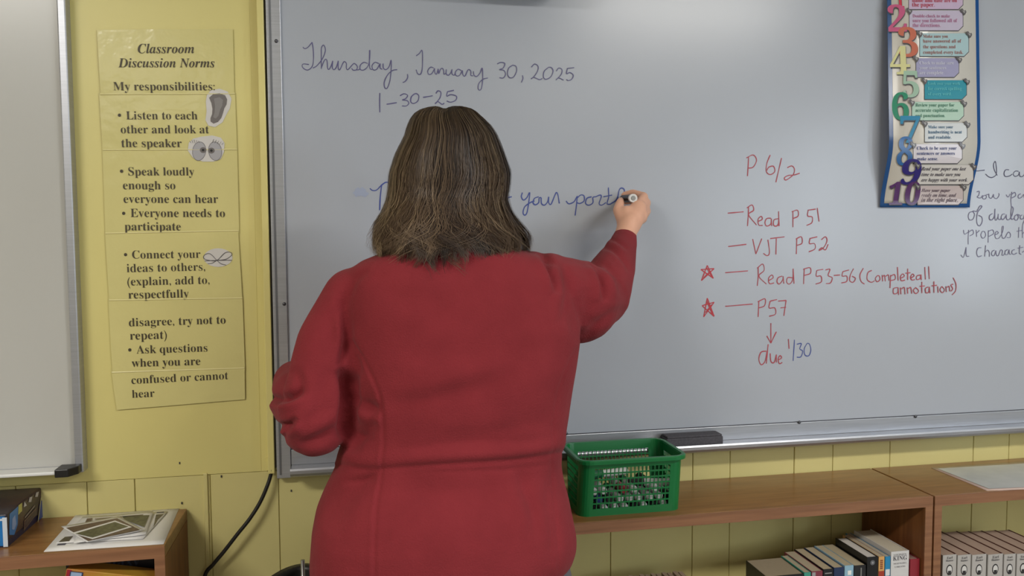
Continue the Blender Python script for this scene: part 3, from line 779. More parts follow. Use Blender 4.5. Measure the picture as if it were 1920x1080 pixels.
t, x_, w_, z_ = book('book', 'paperback with a dark navy spine between black and light blue ones', 'book', 1564, 1583, 1065, (1515, 1026), (34, 50, 84), (178, 164, 136), group=G1)
t, x_, w_, z_ = book('book', 'paperback with a light blue spine', 'book', 1584, 1601, 1061, (1540, 1022), (140, 176, 196), (180, 166, 138), group=G1)
patch(t, x_ + w_ * .35, x_ + w_ * .75, z_ - .022, z_ - .012, cm((230, 230, 225), .5))
t, x_, w_, z_ = book('book', 'dark grey paperback with a thin pale stripe down its spine', 'book', 1602, 1624, 1061, (1560, 1020), (30, 30, 33), (182, 168, 140), group=G1)
patch(t, x_ + w_ * .55, x_ + w_ * .64, z_ - .05, z_ - .006, cm((130, 130, 126), .5))
t, x_, w_, z_ = book('book', 'tall black book with a round grey emblem on its spine', 'book', 1626, 1647, 1045, (1569, 1008), (18, 18, 20), (206, 200, 192), group=G1, hard=True)
cx, cz = x_ + w_ / 2, z_ - .0135
bm = bmesh.new()
for r0, r1, mm in ((0, .006, 1),):
    bmesh.ops.create_circle(bm, cap_ends=True, segments=20, radius=r1, matrix=Matrix.Translation((cx, YSP - .0004, cz)) @ Matrix.Rotation(math.pi / 2, 4, 'X'))
keep(obj('emblem', bm, cm((96, 98, 102), .3)), t)
bm = bmesh.new(); bmesh.ops.create_circle(bm, cap_ends=True, segments=12, radius=.0025, matrix=Matrix.Translation((cx, YSP - .0008, cz)) @ Matrix.Rotation(math.pi / 2, 4, 'X'))
keep(obj('emblem_centre', bm, cm((150, 152, 156), .3)), t)
t, x_, w_, z_ = book('book', 'paperback with an orange and red spine beside the tall black book', 'book', 1648, 1659, 1044, (1590, 1002), (206, 158, 96), (176, 164, 142), group=G1)
patch(t, x_, x_ + w_, z_ - .06, z_ - .034, cm((160, 56, 40), .4))
for q_ in range(5): patch(t, x_ + w_ * .25, x_ + w_ * .72, z_ - .011 - q_ * .0045, z_ - .008 - q_ * .0045, cm((130, 70, 44), .5), 'title_marks')
t, x_, w_, z_ = book('book', 'thin paperback with a bright blue spine beside the thick white one', 'book', 1660, 1670, 1044, (1605, 998), (40, 130, 176), (178, 166, 146), group=G1)
patch(t, x_ + .001, x_ + w_ - .001, z_ - .045, z_ - .030, cm((214, 214, 216), .4))
t, x_, w_, z_ = book('book', 'thick white hardcover with large author lettering on the spine', 'book', 1671, 1705, 1035, (1618, 993), (205, 203, 202), (196, 186, 166), group=G1, hard=True)
dkk = cm((86, 84, 92), .5)
sp_text(t, 'STEPHEN', x_ + w_ / 2, w_ * .72, z_ - .0105, cm((140, 138, 142), .5)); sp_text(t, 'KING', x_ + w_ / 2, w_ * .78, z_ - .021, dkk, vs=1.05)
sp_text(t, 'NIGHTMARES', x_ + w_ / 2, w_ * .72, z_ - .030, cm((140, 138, 142), .5)); sp_text(t, '& DREAMS', x_ + w_ / 2, w_ * .6, z_ - .038, cm((140, 138, 142), .5))
t, x_, w_, z_ = book('book', 'plain red hardcover at the right end of the row', 'book', 1707, 1725, 1049, (1665, 1008), (138, 38, 50), (150, 120, 110), group=G1, hard=True)
# identical paperbacks in the right-hand case
ORD = ['%s grey portrait-spined paperback from the bookcase side' % q for q in ('first', 'second', 'third', 'fourth', 'fifth', 'sixth', 'seventh', 'eighth')]
G2 = 'matching grey paperbacks in the right-hand bookcase'
for i, (a, b, yt_, yb_) in enumerate(((1768, 1794, 1041.5, 1001), (1796, 1821, 1041.5, 999), (1823, 1850, 1041, 998), (1853, 1881, 1040.5, 996), (1883, 1905, 1040, 995), (1907, 1931, 1039, 994), (1933, 1958, 1038, 993), (1960, 1985, 1037, 992))):
    t, x_, w_, z_ = book('paperback', ORD[i], 'book', a, b, yt_, (a - 60, yb_), (176, 172, 168), (172, 148, 132), group=G2)
    for q in (-1, 1):
        keep(obj('cover_edge', B(x_ + (w_ - .0026 if q > 0 else -.0004), x_ + (w_ + .0004 if q > 0 else .0020), YSP + .002, YSP + .15, z_ - .004, z_ + .0008), cm((70, 22, 22), .4)), t) if q > 0 else None
    sp_text(t, 'Earl', x_ + w_ / 2, w_ * .42, z_ - .0095, cm((90, 88, 90), .5)); sp_text(t, 'Hunter', x_ + w_ / 2, w_ * .55, z_ - .0155, cm((80, 78, 80), .5))
    cx, cz = x_ + w_ * .5, z_ - .036
    for rr, col, e in ((.0085, (28, 26, 28), .0004), (.0066, (205, 203, 200), .0008)):
        bm = bmesh.new(); bmesh.ops.create_circle(bm, cap_ends=True, segments=18, radius=rr, matrix=Matrix.Translation((cx, YSP - e, cz)) @ Matrix.Diagonal((1, 1, 1.5, 1)) @ Matrix.Rotation(math.pi / 2, 4, 'X'))
        keep(obj('portrait', bm, cm(col, .5)), t)
    patch(t, cx - .004, cx + .004, cz - .012, cz - .002, cm((44, 42, 44), .5), 'portrait_bust', .0012)
# thin booklets at the left of that shelf
zb0 = W(1270, 1072, YSP + .15).z
for i in range(11):
    px = 1209 + i * 11.2
    a = W(px, 1074, YSP + .005); b = W(px + 9.2, 1074, YSP + .005)
    t = thing('booklet', 'thin brown-backed booklet in the tight row at the bottom edge', 'book', (a.x, YSP + .08, ZS), group='thin booklets in a tight row')
    obj('cover', B(0, b.x - a.x, -.075, -.073, 0, zb0 - zs_mid), cm((96, 58, 46), .5), t)
    obj('pages', B(.001, b.x - a.x - .001, -.073, .075, 0, zb0 - zs_mid - (.001 if i % 2 else .003)), cm((158, 136, 116), .7), t)
# ================================================================== PAPERS
def sheet(name, label, cat, corners, z, m, th=.0006, group=None, lift=0.0):
    P4 = [H(a, b, z) for a, b in corners]
    c = sum(P4, Vector()) / 4
    t = thing(name, label, cat, (c.x, c.y, z), group=group)
    bm = bmesh.new(); n = 8; g = []
    for j in range(n + 1):
        row = []
        for i in range(n + 1):
            u, v = i / n, j / n
            p = (P4[0] * (1 - u) + P4[1] * u) * (1 - v) + (P4[3] * (1 - u) + P4[2] * u) * v
            edge = max(abs(u - .5), abs(v - .5)) * 2
            row.append(bm.verts.new((p.x, p.y, z + th + lift * edge ** 3 * (0.6 + .4 * math.sin(5 * u + 3 * v)))))
        g.append(row)
    for j in range(n):
        for i in range(n): bm.faces.new((g[j][i], g[j][i + 1], g[j + 1][i + 1], g[j + 1][i]))
    o = keep(obj('paper', bm, m, smooth=True), t)
    s = o.modifiers.new('t', 'SOLIDIFY'); s.thickness = th; s.offset = -1
    return t


def printed(t, corners, z, m, name='printed_picture'):
    P4 = [H(a, b, z) for a, b in corners]; bm = bmesh.new()
    bm.faces.new([bm.verts.new(p) for p in P4]); return keep(obj(name, bm, m), t)


c5f = lambda L: [(a / 5.3333, 900 + b / 5.3333) for a, b in L]
photo1 = mat('printed_photo_field', (112, 104, 84), .4, rgb2=(60, 54, 44), vscale=150, detail=8)
photo2 = mat('printed_photo_green', (104, 106, 78), .4, rgb2=(66, 62, 48), vscale=120, detail=8)
photo3 = mat('printed_photo_brown', (112, 90, 78), .4, rgb2=(70, 52, 46), vscale=200, detail=8)
t = sheet('poster_sheet', 'large white sheet hanging over the front edge of the lower left bookcase', 'paper', [(82, 1035), (306.6, 1020.5), (336.6, 951.6), (142.5, 965.6)], zC_, M['paper'], .0007)
printed(t, c5f([(565, 655), (650, 650), (665, 635), (580, 640)]), zC_ + .0009, dkk, 'printed_caption')
t = sheet('photo_print', 'printed photo sheet lying at the bottom of the loose pile on the white sheet', 'paper', c5f([(560, 640), (1430, 590), (1680, 318), (830, 372)]), zC_ + .002, M['paper'], .0007, lift=.001)
printed(t, c5f([(585, 620), (690, 612), (730, 560), (650, 568)]), zC_ + .0038, photo1)
printed(t, c5f([(1535, 470), (1580, 395), (1640, 340), (1560, 345), (1530, 400)][:4]), zC_ + .0038, photo1)
printed(t, c5f([(1565, 330), (1640, 325), (1640, 316), (1570, 320)]), zC_ + .0038, dkk, 'printed_caption')
t = sheet('photo_print', 'larger printed photo sheet in the middle of the loose pile', 'paper', c5f([(735, 640), (1455, 548), (1535, 322), (850, 376)]), zC_ + .005, M['paper'], .0007, lift=.002)
printed(t, c5f([(850, 425), (910, 420), (925, 380), (870, 385)]), zC_ + .0085, photo3)
printed(t, c5f([(940, 395), (1430, 352), (1435, 344), (950, 386)]), zC_ + .0085, photo3)
printed(t, c5f([(1240, 395), (1440, 470), (1495, 350), (1225, 362)]), zC_ + .0085, photo2)
t = sheet('photo_print', 'small tilted printed photo sheet topmost on the loose pile', 'paper', c5f([(870, 625), (1440, 502), (1185, 370), (610, 470)]), zC_ + .0095, M['paper'], .0007, lift=.001)
printed(t, c5f([(880, 610), (1400, 498), (1170, 382), (660, 478)]), zC_ + .0122, photo3)
printed(t, c5f([(925, 592), (1320, 470), (1150, 405), (715, 530)]), zC_ + .0126, M['paper'], 'picture_border')
printed(t, c5f([(925, 575), (1285, 465), (1148, 418), (755, 535)]), zC_ + .0130, photo2)
c9 = lambda L: [(1380 + a / 3.374, 760 + b / 3.374) for a, b in L]
t = sheet('laminated_sheet', 'large laminated white sheet lying on the right-hand bookcase', 'paper', c9([(1590, 542), (2300, 512), (2000, 348), (1235, 397)]), zA, cm((200, 176, 166), .25), .001)
printed(t, c9([(1600, 527), (2260, 500), (1990, 358), (1275, 400)]), zA + .0022, mat('laminate_map', (176, 180, 184), .22, rgb2=(200, 202, 204), vscale=9), 'printed_face')

# ================================================================== GAME BOX ON LEFT CASE
pa = H(15.7, 1026.5, zC_); pb_ = H(80, 970, zC_)
dirv = (pb_ - pa); Ld = dirv.length; ang = math.atan2(dirv.y, dirv.x) - math.pi / 2
top = W(77.5, 913.5, pb_.y).z
hgt = top - zC_
gb = thing('game_box', 'dark blue game box with a bright blue end, cut off at the lower left edge', 'box', (pa.x, pa.y, zC_), ang)
bw = .30
# local: x to the left is negative, y = along the long side
obj('lid', B(-bw, 0, 0, Ld, .012, hgt), cm((34, 30, 44), .35, var=.25, vscale=22, rgb2=(66, 44, 44)), gb, bevel=.003)
obj('tray', B(-bw + .002, -.002, .002, Ld - .002, 0, .012), cm((28, 26, 60), .4), gb)
obj('end_print', B(-bw + .004, -.004, -.0008, 0, .004, hgt - .004), cm((30, 110, 176), .35, var=.15, vscale=30), gb)
for q in ((-.008, 0, .002, hgt - .006), (-bw, -bw + .006, .002, hgt - .006)):
    obj('white_border', B(q[0], q[1], -.0016, -.0008, q[2], q[3]), cm((200, 206, 214), .35), gb)
obj('white_border', B(-.06, -.004, -.0018, -.0008, hgt - .012, hgt - .008), cm((200, 206, 214), .35), gb)
def side(pts, col, e=.0006, nm='side_print'):
    bm = bmesh.new(); bm.faces.new([bm.verts.new((e, a * Ld, b * hgt)) for a, b in pts]); return obj(nm, bm, cm(col, .4), gb)
side([(.03, .35), (.06, .95), (.30, .98), (.26, .45), (.16, .22)], (50, 110, 170))
side([(.10, .45), (.12, .75), (.2, .8), (.22, .5), (.16, .38)], (130, 150, 190), .001)
side([(.28, .72), (.30, 1.0), (.40, 1.0), (.39, .75)], (176, 172, 90), .001)
side([(.44, .82), (.47, .98), (.53, .80)], (190, 186, 188), .001)
side([(.58, .86), (.62, .98), (.70, .94), (.66, .80)], (176, 170, 172), .001)
side([(.78, .86), (.82, .97), (.9, .93), (.86, .80)], (176, 170, 172), .001)
side([(.42, .10), (.44, .40), (.80, .50), (.80, .28)], (104, 84, 74), .001)
side([(.45, .15), (.46, .35), (.78, .45), (.78, .30)], (70, 56, 60), .0014)
side([(.46, .45), (.46, .50), (.76, .62), (.76, .57)], (130, 118, 112), .001)
side([(.86, .02), (.9, .5), (1.0, .6), (1.0, .02)], (56, 76, 140), .001)
side([(.82, .0), (.84, .0), (.97, .7), (.95, .7)], (186, 176, 130), .0014)
# boxes on the shelf below
def shelf_box(label, px0, px1, pyt, yf, zlow, cols, tilt=0.0):
    a = W(px0, pyt, yf); b = W(px1, pyt, yf); h = a.z - zlow; w = b.x - a.x
    t = thing('game_box', label, 'box', (a.x, yf, zlow), 0.0)
    obj('carton', B(0, w, 0, .15, 0, h), cm(cols[0], .4, var=.2, vscale=25), t, bevel=.002)
    return t, w, h
yb1 = yC + .06
t, w_, h_ = shelf_box('dark boxed game at the back of the shelf under the papers', 122, 289, 1041, yb1 + .01, zs_mid, [(34, 30, 38)])
t.location.z = ZS
text('galaxy', 0, 0, 0, 0, cm((56, 60, 76), .4), t, name='box_words', y=yb1 + .01, P0=W(180, 1062, yb1 + .01), P1=W(262, 1060, yb1 + .01))
a = W(124.5, 1066, yC + .012); b = W(289, 1084, yC + .012)
t = thing('game_box', 'orange and yellow box with a pale blue corner on the lower left shelf', 'box', (a.x, yC + .012, a.z - .30), 0)
tl = math.atan2(b.z - a.z, b.x - a.x)
Lb = (b - a).length
mx = Matrix.Translation((0, 0, .30)) @ Matrix.Rotation(-tl, 4, 'Y')
obj('carton', B(0, Lb, 0, .045, -.26, 0, mx=mx), cm((176, 92, 44), .4, rgb2=(176, 140, 50), vscale=9), t, bevel=.0015)
obj('corner_print', B(.002, .010, -.0008, 0, -.2, -.0015, mx=mx), cm((150, 34, 48), .4), t)
obj('corner_print', B(.008, .031, -.0014, 0, -.2, -.004, mx=mx), cm((44, 56, 90), .4), t)
obj('corner_print', B(.010, .029, -.0020, 0, -.2, -.005, mx=mx), cm((150, 170, 200), .4), t)

# ================================================================== GREEN BASKET
zb = zA
fl = H(1078, 961.0, zb); fr = H(1271, 951.0, zb)
yfb = (fl.y + fr.y) / 2 
bxc = (fl.x + fr.x) / 2
bwb = (fr.x - fl.x) / 2
byc = 1.7005; bd = .054
zr = .926; rimR = W(1284, 852, 1.64); bh = zr - zb
bwt = (rimR.x - bxc) - .006
bdt = .0740
bk = thing('basket', 'green plastic lattice basket of markers standing on the bookcase', 'basket', (bxc, byc, zb))


def rrect(wx, wy, r, s):
    """point and parameter on a rounded rectangle; s in 0..4 sides (front,right,back,left), each side incl. half corners"""
    k_ = int(s) % 4; t_ = s - int(s)
    cornf = .12
    if t_ < cornf or t_ > 1 - cornf:
        if t_ < cornf: ang = math.radians(45 * t_ / cornf); kk = k_; 
        else: ang = math.radians(45 * (t_ - (1 - cornf)) / cornf)
    # local side frame: side runs from -L to L, outward normal n
    L, D = (wx, wy) if k_ % 2 == 0 else (wy, wx)
    if t_ < cornf:
        a_ = math.radians(45 - 45 * t_ / cornf); u_, v_ = -(L - r) - r * math.sin(a_), (D - r) + r * math.cos(a_)
    elif t_ > 1 - cornf:
        a_ = math.radians(45 * (t_ - 1 + cornf) / cornf); u_, v_ = (L - r) + r * math.sin(a_), (D - r) + r * math.cos(a_)
    else:
        u_ = -(L - r) + 2 * (L - r) * (t_ - cornf) / (1 - 2 * cornf); v_ = D
    if k_ == 0: return (u_, -v_)
    if k_ == 1: return (v_, u_)
    if k_ == 2: return (-u_, v_)
    return (-v_, -u_)


bm = bmesh.new()
ncol = {0: 19, 1: 13, 2: 19, 3: 13}; nrow = 7
svals = []; solidcol = []
for k_ in range(4):
    cs = [0, .04, .08, .12, .15]
    for c_ in cs: svals.append(k_ + c_); solidcol.append(True)
    n = ncol[k_]
    pitch = .70 / n
    for i in range(n):
        s0 = k_ + .15 + i * pitch
        solidcol[-1] = False if i > 0 else False
        svals.append(s0 + pitch * .79); solidcol.append(True)      # bar follows
        svals.append(s0 + pitch); solidcol.append(False)
    solidcol[-1] = True
    for c_ in (.88, .92, .96): svals.append(k_ + c_); solidcol.append(True)
rv = [0, .07, .13]; solidrow = [True, True, False]
for i in range(nrow):
    z0_ = .13 + i * (.75 / nrow)
    rv.append(z0_ + .75 / nrow * .78); solidrow.append(True); rv.append(z0_ + .75 / nrow); solidrow.append(False)
solidrow[-1] = True; rv += [.94, 1.0]; solidrow.append(True)
grid = []
for v in rv:
    row = []
    for s in svals:
        a_ = rrect(bwb + (bwt - bwb) * v, bd + (bdt - bd) * v, .022, s)
        row.append(bm.verts.new((a_[0], a_[1], v * bh)))
    grid.append(row)
ns = len(svals)
for j in range(len(rv) - 1):
    for i in range(ns):
        if solidcol[i] or solidrow[j]:
            bm.faces.new((grid[j][i], grid[j][(i + 1) % ns], grid[j + 1][(i + 1) % ns], grid[j + 1][i]))
bmesh.ops.delete(bm, geom=[v for v in bm.verts if not v.link_faces], context='VERTS')
o = obj('lattice_wall', bm, M['green'], bk)
s_ = o.modifiers.new('t', 'SOLIDIFY'); s_.thickness = .0016; s_.offset = -1
bm = bmesh.new()
f = [bm.verts.new((*rrect(bwb, bd, .022, s), .0015)) for s in np.linspace(0, 4, 64, endpoint=False)]
bm.faces.new(f)
o = obj('floor_panel', bm, M['green'], bk); s_ = o.modifiers.new('t', 'SOLIDIFY'); s_.thickness = .002; s_.offset = 0
# rim: flat lip with downturned edge
bm = bmesh.new(); prof = [(-.001, -.004), (0, .002), (.007, .0025), (.009, 0), (.009, -.0065), (.0075, -.0065), (.0072, -.001), (.002, -.001)]
rings = []
for s in np.linspace(0, 4, 96, endpoint=False):
    rings.append([bm.verts.new((*rrect(bwt + d_, bdt + d_, .022 + max(0, d_), s), bh + h_)) for d_, h_ in prof])
for i in range(96):
    a_, b_ = rings[i], rings[(i + 1) % 96]
    for j in range(len(prof)):
        bm.faces.new((a_[j], a_[(j + 1) % len(prof)], b_[(j + 1) % len(prof)], b_[j]))
obj('rim', bm, M['green'], bk, smooth=False)
# markers heaped in the basket
GM = 'whiteboard markers heaped in the green basket'


def marker(label, loc, rz, ry, body, cap, group=GM, L=.096, tilt=0.0):
    t = thing('marker', label, 'marker', loc, rz, group=group); t.rotation_euler = (tilt, ry, rz)
    def cyl(y0, y1, r, seg=14):
        return tube(bmesh.new(), [(0, y0, 0), (0, y0 + (y1 - y0) * .5, 0), (0, y1, 0)], r, seg)
    obj('barrel', cyl(-L / 2 + .001, L / 2 - .036, .0082), body, t, smooth=False)
    bm = tube(bmesh.new(), [(0, L / 2 - .036, 0), (0, L / 2 - .032, 0), (0, L / 2 - .004, 0), (0, L / 2, 0)], [.0086, .0092, .0088, .0076], 14)
    obj('cap', bm, cap, t)
    bm = tube(bmesh.new(), [(0, -L / 2 - .003, 0), (0, -L / 2 + .001, 0)], [.0056, .0084], 14)
    obj('end_plug', bm, cap if body is not M['marker_white'] else M['marker_white'], t)
    return t


M['marker_white'] = mat('marker_white', (206, 208, 206), .35)
capc = {'black': cm((24, 24, 26), .35), 'green': cm((18, 92, 60), .35), 'red': cm((140, 34, 46), .35), 'blue': cm((40, 60, 130), .35)}
seq = ['green', 'black', 'black', 'green', 'red', 'black', 'green', 'black', 'red', 'black', 'green', 'blue', 'black', 'green', 'black', 'red', 'green', 'black', 'black', 'green', 'black', 'red']
nper = 10; k2 = 0
for layer in range(3):
    cnt = nper - layer
    for i in range(cnt):
        if layer == 2 and i in (2, 5): continue
        if k2 >= 24: break
        cname = seq[k2 % len(seq)]
        xx = bxc - (bwb - .014) + (i + .5 * layer) * (2 * (bwb - .014) / (nper - 1)) + random.uniform(-.001, .001)
        flip = random.random() < .3
        loc = (xx, byc + random.uniform(.000, .006), zb + .013 + layer * .0185)
        marker('white %s-capped whiteboard marker lying in the green basket' % cname, loc, (math.pi if flip else 0) + random.uniform(-.04, .04), 0, M['marker_white'], capc[cname])
        k2 += 1
# two markers lying across the top of the heap
marker('green-capped marker lying crosswise on the heap in the basket', (bxc - .03, byc + .02, zb + .013 + 3 * .0185 + .002), math.pi / 2 + .15, 0, M['marker_white'], capc['green'], group=None)
marker('black-capped marker lying crosswise near the right of the basket', (bxc + .055, byc - .02, zb + .013 + 3 * .0185 - .012), math.pi / 2 - .2, 0, M['marker_white'], capc['black'], group=None)

# ================================================================== STOOL BY THE WALL (bottom edge)
a = W(545, 1072, 1.70)
ch = thing('chair', 'black-backed chair with a chrome post just showing at the bottom edge', 'chair', (a.x + .02, 1.62, 0))
bm = bmesh.new()
N = 14
for i in range(N + 1): pass
pr = []
for i in range(N + 1):
    t_ = i / N; ang = math.pi * (t_ - .5) * .9
    pr.append(((t_ - .5) * .13 + .0, .06 * math.cos(ang) - .0))
ztop = a.z
g = []
for zz_, in ((ztop - .16,), (ztop - .05,), (ztop - .008,), (ztop,)):
    g.append([bm.verts.new((x_ * (1 if zz_ < ztop - .001 else .93), .08 + y_ - .03, zz_ - 1.6 * (x_ - .01) ** 2)) for x_, y_ in pr])
for r0, r1 in zip(g, g[1:]):
    for i in range(N): bm.faces.new((r0[i], r0[i + 1], r1[i + 1], r1[i]))
o = obj('backrest', bm, M['black'], ch, smooth=True); s_ = o.modifiers.new('t', 'SOLIDIFY'); s_.thickness = .018; s_.offset = 0
pp_ = W(567.5, 1050, 1.66)
obj('post', tube(bmesh.new(), [(pp_.x - ch.location.x, .04, .42), (pp_.x - ch.location.x, .04, pp_.z)], .0042, 10), M['chrome'], ch, smooth=True)
obj('seat', B(-.17, .04, -.08, .12, .40, .43), M['black'], ch, bevel=.01)
for sx in (-.16, .03):
    for sy in (-.07, .11): obj('leg', tube(bmesh.new(), [(sx, sy, 0), (sx, sy, .41)], .009, 8), M['chrome'], ch, smooth=True)

# ================================================================== PERSON
YP = 1.40


def chain(bm, nodes, seg=16):
    """nodes: (point, radius); spheres joined by frustums, later fused by a voxel remesh"""
    for p, r in nodes:
        bmesh.ops.create_uvsphere(bm, u_segments=seg, v_segments=seg // 2 + 2, radius=r, matrix=Matrix.Translation(p))
    for (p, r), (q, s) in zip(nodes, nodes[1:]):
        d = q - p; L = d.length
        if L < 1e-5: continue
        rot = d.to_track_quat('Z', 'Y').to_matrix().to_4x4()
        bmesh.ops.create_cone(bm, cap_ends=True, segments=seg, radius1=r, radius2=s, depth=L, matrix=Matrix.Translation((p + q) / 2) @ rot)


def ellipsoid(bm, c, rx, ry, rz, rot=None, seg=24):
    m = Matrix.Translation(c) @ (rot or Matrix.Identity(4)) @ Matrix.Diagonal((rx, ry, rz, 1))
    bmesh.ops.create_uvsphere(bm, u_segments=seg, v_segments=seg // 2, radius=1, matrix=m)


def loft(bm, rings, close=True):
    rs = [[bm.verts.new(p) for p in r] for r in rings]; n = len(rs[0])
    for a, b in zip(rs, rs[1:]):
        for i in range(n): bm.faces.new((a[i], a[(i + 1) % n], b[(i + 1) % n], b[i]))
    if close: bm.faces.new(rs[0][::-1]); bm.faces.new(rs[-1])


def ring(L, R, py, yc, hd, n=40, e=2.4, back=1.0):
    a = W(L, py, yc); b = W(R, py, yc); c = (a + b) / 2; hw = (b - a).length / 2; out = []
    for i in range(n):
        t = 2 * math.pi * i / n; cx, sy = math.cos(t), math.sin(t)
        x_ = math.copysign(abs(cx) ** (2 / e), cx) * hw; y_ = math.copysign(abs(sy) ** (2 / e), sy) * hd
        out.append(Vector((c.x + x_, c.y + y_ * (back if y_ < 0 else 1), c.z)))
    return out


def fuse(name, bm, voxel, smooth=4):
    me = bpy.data.meshes.new(name); bmesh.ops.recalc_face_normals(bm, faces=bm.faces); bm.to_mesh(me); bm.free()
    o = bpy.data.objects.new(name, me); COL.objects.link(o)
    m = o.modifiers.new('r', 'REMESH'); m.mode = 'VOXEL'; m.voxel_size = voxel
    dg = bpy.context.evaluated_depsgraph_get(); dg.update()
    out = bpy.data.meshes.new_from_object(o.evaluated_get(dg)); bpy.data.objects.remove(o)
    V = np.zeros(len(out.vertices) * 3); out.vertices.foreach_get('co', V); V = V.reshape(-1, 3)
    E = np.zeros(len(out.edges) * 2, int); out.edges.foreach_get('vertices', E); E = E.reshape(-1, 2)
    V = lap(V, E, smooth)
    out.vertices.foreach_set('co', V.ravel()); out.update(); out.name = name
    return out, V, E


def lap(V, E, it, w=.55):
    deg = np.bincount(E.ravel(), minlength=len(V)).astype(float)[:, None]
    for _ in range(it):
        S = np.zeros_like(V)
        for c_ in range(3):
            S[:, c_] = np.bincount(E[:, 0], weights=V[E[:, 1], c_], minlength=len(V)) + np.bincount(E[:, 1], weights=V[E[:, 0], c_], minlength=len(V))
        V = V * (1 - w) + S / deg * w
    return V


def normals(me):
    me.update(); N = np.zeros(len(me.vertices) * 3); me.vertices.foreach_get('normal', N); return N.reshape(-1, 3)


def pl_dist(P2, pts):
    pts = np.array(catmull(pts, 6)); best = np.full(len(P2), 1e9); par = np.zeros(len(P2)); sgn = np.zeros(len(P2))
    m = len(pts) - 1
    for i in range(m):
        a, b = pts[i], pts[i + 1]; ab = b - a; L2 = (ab ** 2).sum() + 1e-9
        t = np.clip(((P2 - a) @ ab) / L2, 0, 1); d = P2 - (a + t[:, None] * ab); dd = np.hypot(d[:, 0], d[:, 1])
        cr = ab[0] * d[:, 1] - ab[1] * d[:, 0]
        u = dd < best; best[u] = dd[u]; par[u] = (i + t[u]) / m; sgn[u] = np.sign(cr[u])
    return best, par, sgn


person = thing('person', 'person in a red fleece jacket writing on the board, seen from behind', 'person', (W(850, 900, YP).x, YP, 0))
pk = lambda o: keep(o, person)
PN = lambda px, py, y, r: (W(px, py, y), r * pxm(px, py, y))

# ---- jacket
bm = bmesh.new()
TR = [(448, 790, 920, 1.385, .066), (462, 752, 952, 1.385, .078), (474, 712, 990, 1.39, .088), (486, 678, 1022, 1.395, .098), (500, 656, 1046, 1.40, .108), (525, 645, 1062, 1.40, .118), (560, 640, 1072, 1.40, .124),
      (620, 640, 1085, 1.40, .128), (690, 644, 1076, 1.40, .128), (760, 644, 1065, 1.405, .128), (815, 640, 1056, 1.41, .128), (850, 632, 1050, 1.415, .13), (875, 622, 1049, 1.415, .134), (905, 608, 1053, 1.41, .142),
      (940, 593, 1062, 1.405, .15), (980, 584, 1070, 1.40, .155), (1010, 581, 1075, 1.40, .156), (1035, 580, 1074, 1.40, .155), (1058, 581, 1066, 1.40, .152), (1078, 583, 1046, 1.40, .148), (1092, 588, 1030, 1.40, .144)]
loft(bm, [ring(L, R, py, yc, hd, 48, 2.35) for py, L, R, yc, hd in TR])
chain(bm, [PN(960, 520, 1.40, 56), PN(1018, 545, 1.41, 74), PN(1085, 565, 1.47, 79), PN(1126, 557, 1.53, 56)])
chain(bm, [PN(1126, 555, 1.53, 57), PN(1150, 502, 1.61, 41), PN(1167, 458, 1.67, 27), PN(1171, 444, 1.69, 23)])
chain(bm, [PN(705, 535, 1.40, 44), PN(664, 560, 1.40, 60), PN(618, 645, 1.39, 62), PN(590, 770, 1.37, 68), PN(590, 788, 1.38, 66)])
chain(bm, [PN(590, 785, 1.38, 66), PN(571, 750, 1.47, 62), PN(560, 730, 1.56, 50), PN(553, 715, 1.62, 40)])
me, V, E = fuse('jacket', bm, .0034, 10)
N = normals(me)
P2 = project(V)
view = np.array(CAM) - V; view /= np.linalg.norm(view, axis=1)[:, None]
face = np.clip((N * view).sum(1) * 1.6 + .55, 0, 1)
disp = np.zeros(len(V))


def fold(pts, depth, w, taper=True, ridge=0.0, rw=None, off=None):
    global disp
    d, t, s = pl_dist(P2, pts)
    tp = np.sin(np.pi * np.clip(t, 0.0, 1.0)) ** .6 if taper else 1.0
    depth = depth * SCF; ridge = ridge * SCF
    disp += -depth * np.exp(-(d / w) ** 2) * tp * face
    if ridge:
        ds = d * s - (off or w * 1.7)
        disp += ridge * np.exp(-(ds / (rw or w * 1.3)) ** 2) * tp * face * (d < 80)


mm = .001; SCF = 1.45
# armpit and arm/torso creases
fold([(640, 545), (647, 600), (650, 640), (640, 690)], 9 * mm, 9, ridge=3 * mm)
fold([(638, 690), (652, 720), (652, 770), (640, 825)], 16 * mm, 11)
fold([(655, 640), (668, 690), (650, 740)], 5 * mm, 10)
fold([(640, 560), (625, 600), (622, 650)], 4 * mm, 12)
fold([(690, 505), (662, 530), (646, 575)], 3 * mm, 7)
fold([(700, 520), (760, 560), (850, 575)], 3 * mm, 26)
# princess seams
seamL = [(655, 640), (676, 668), (700, 712), (714, 752), (718, 800), (716, 880), (706, 950), (702, 1020), (702, 1095)]
fold(seamL, 1.8 * mm, 3.0, False, ridge=.7 * mm, rw=5, off=7)
seamR = [(1080, 655), (1062, 690), (1046, 740), (1036, 800), (1034, 862), (1040, 930), (1046, 1000), (1046, 1070)]
fold(seamR, .6 * mm, 3.0, False, ridge=.3 * mm, rw=5, off=7)
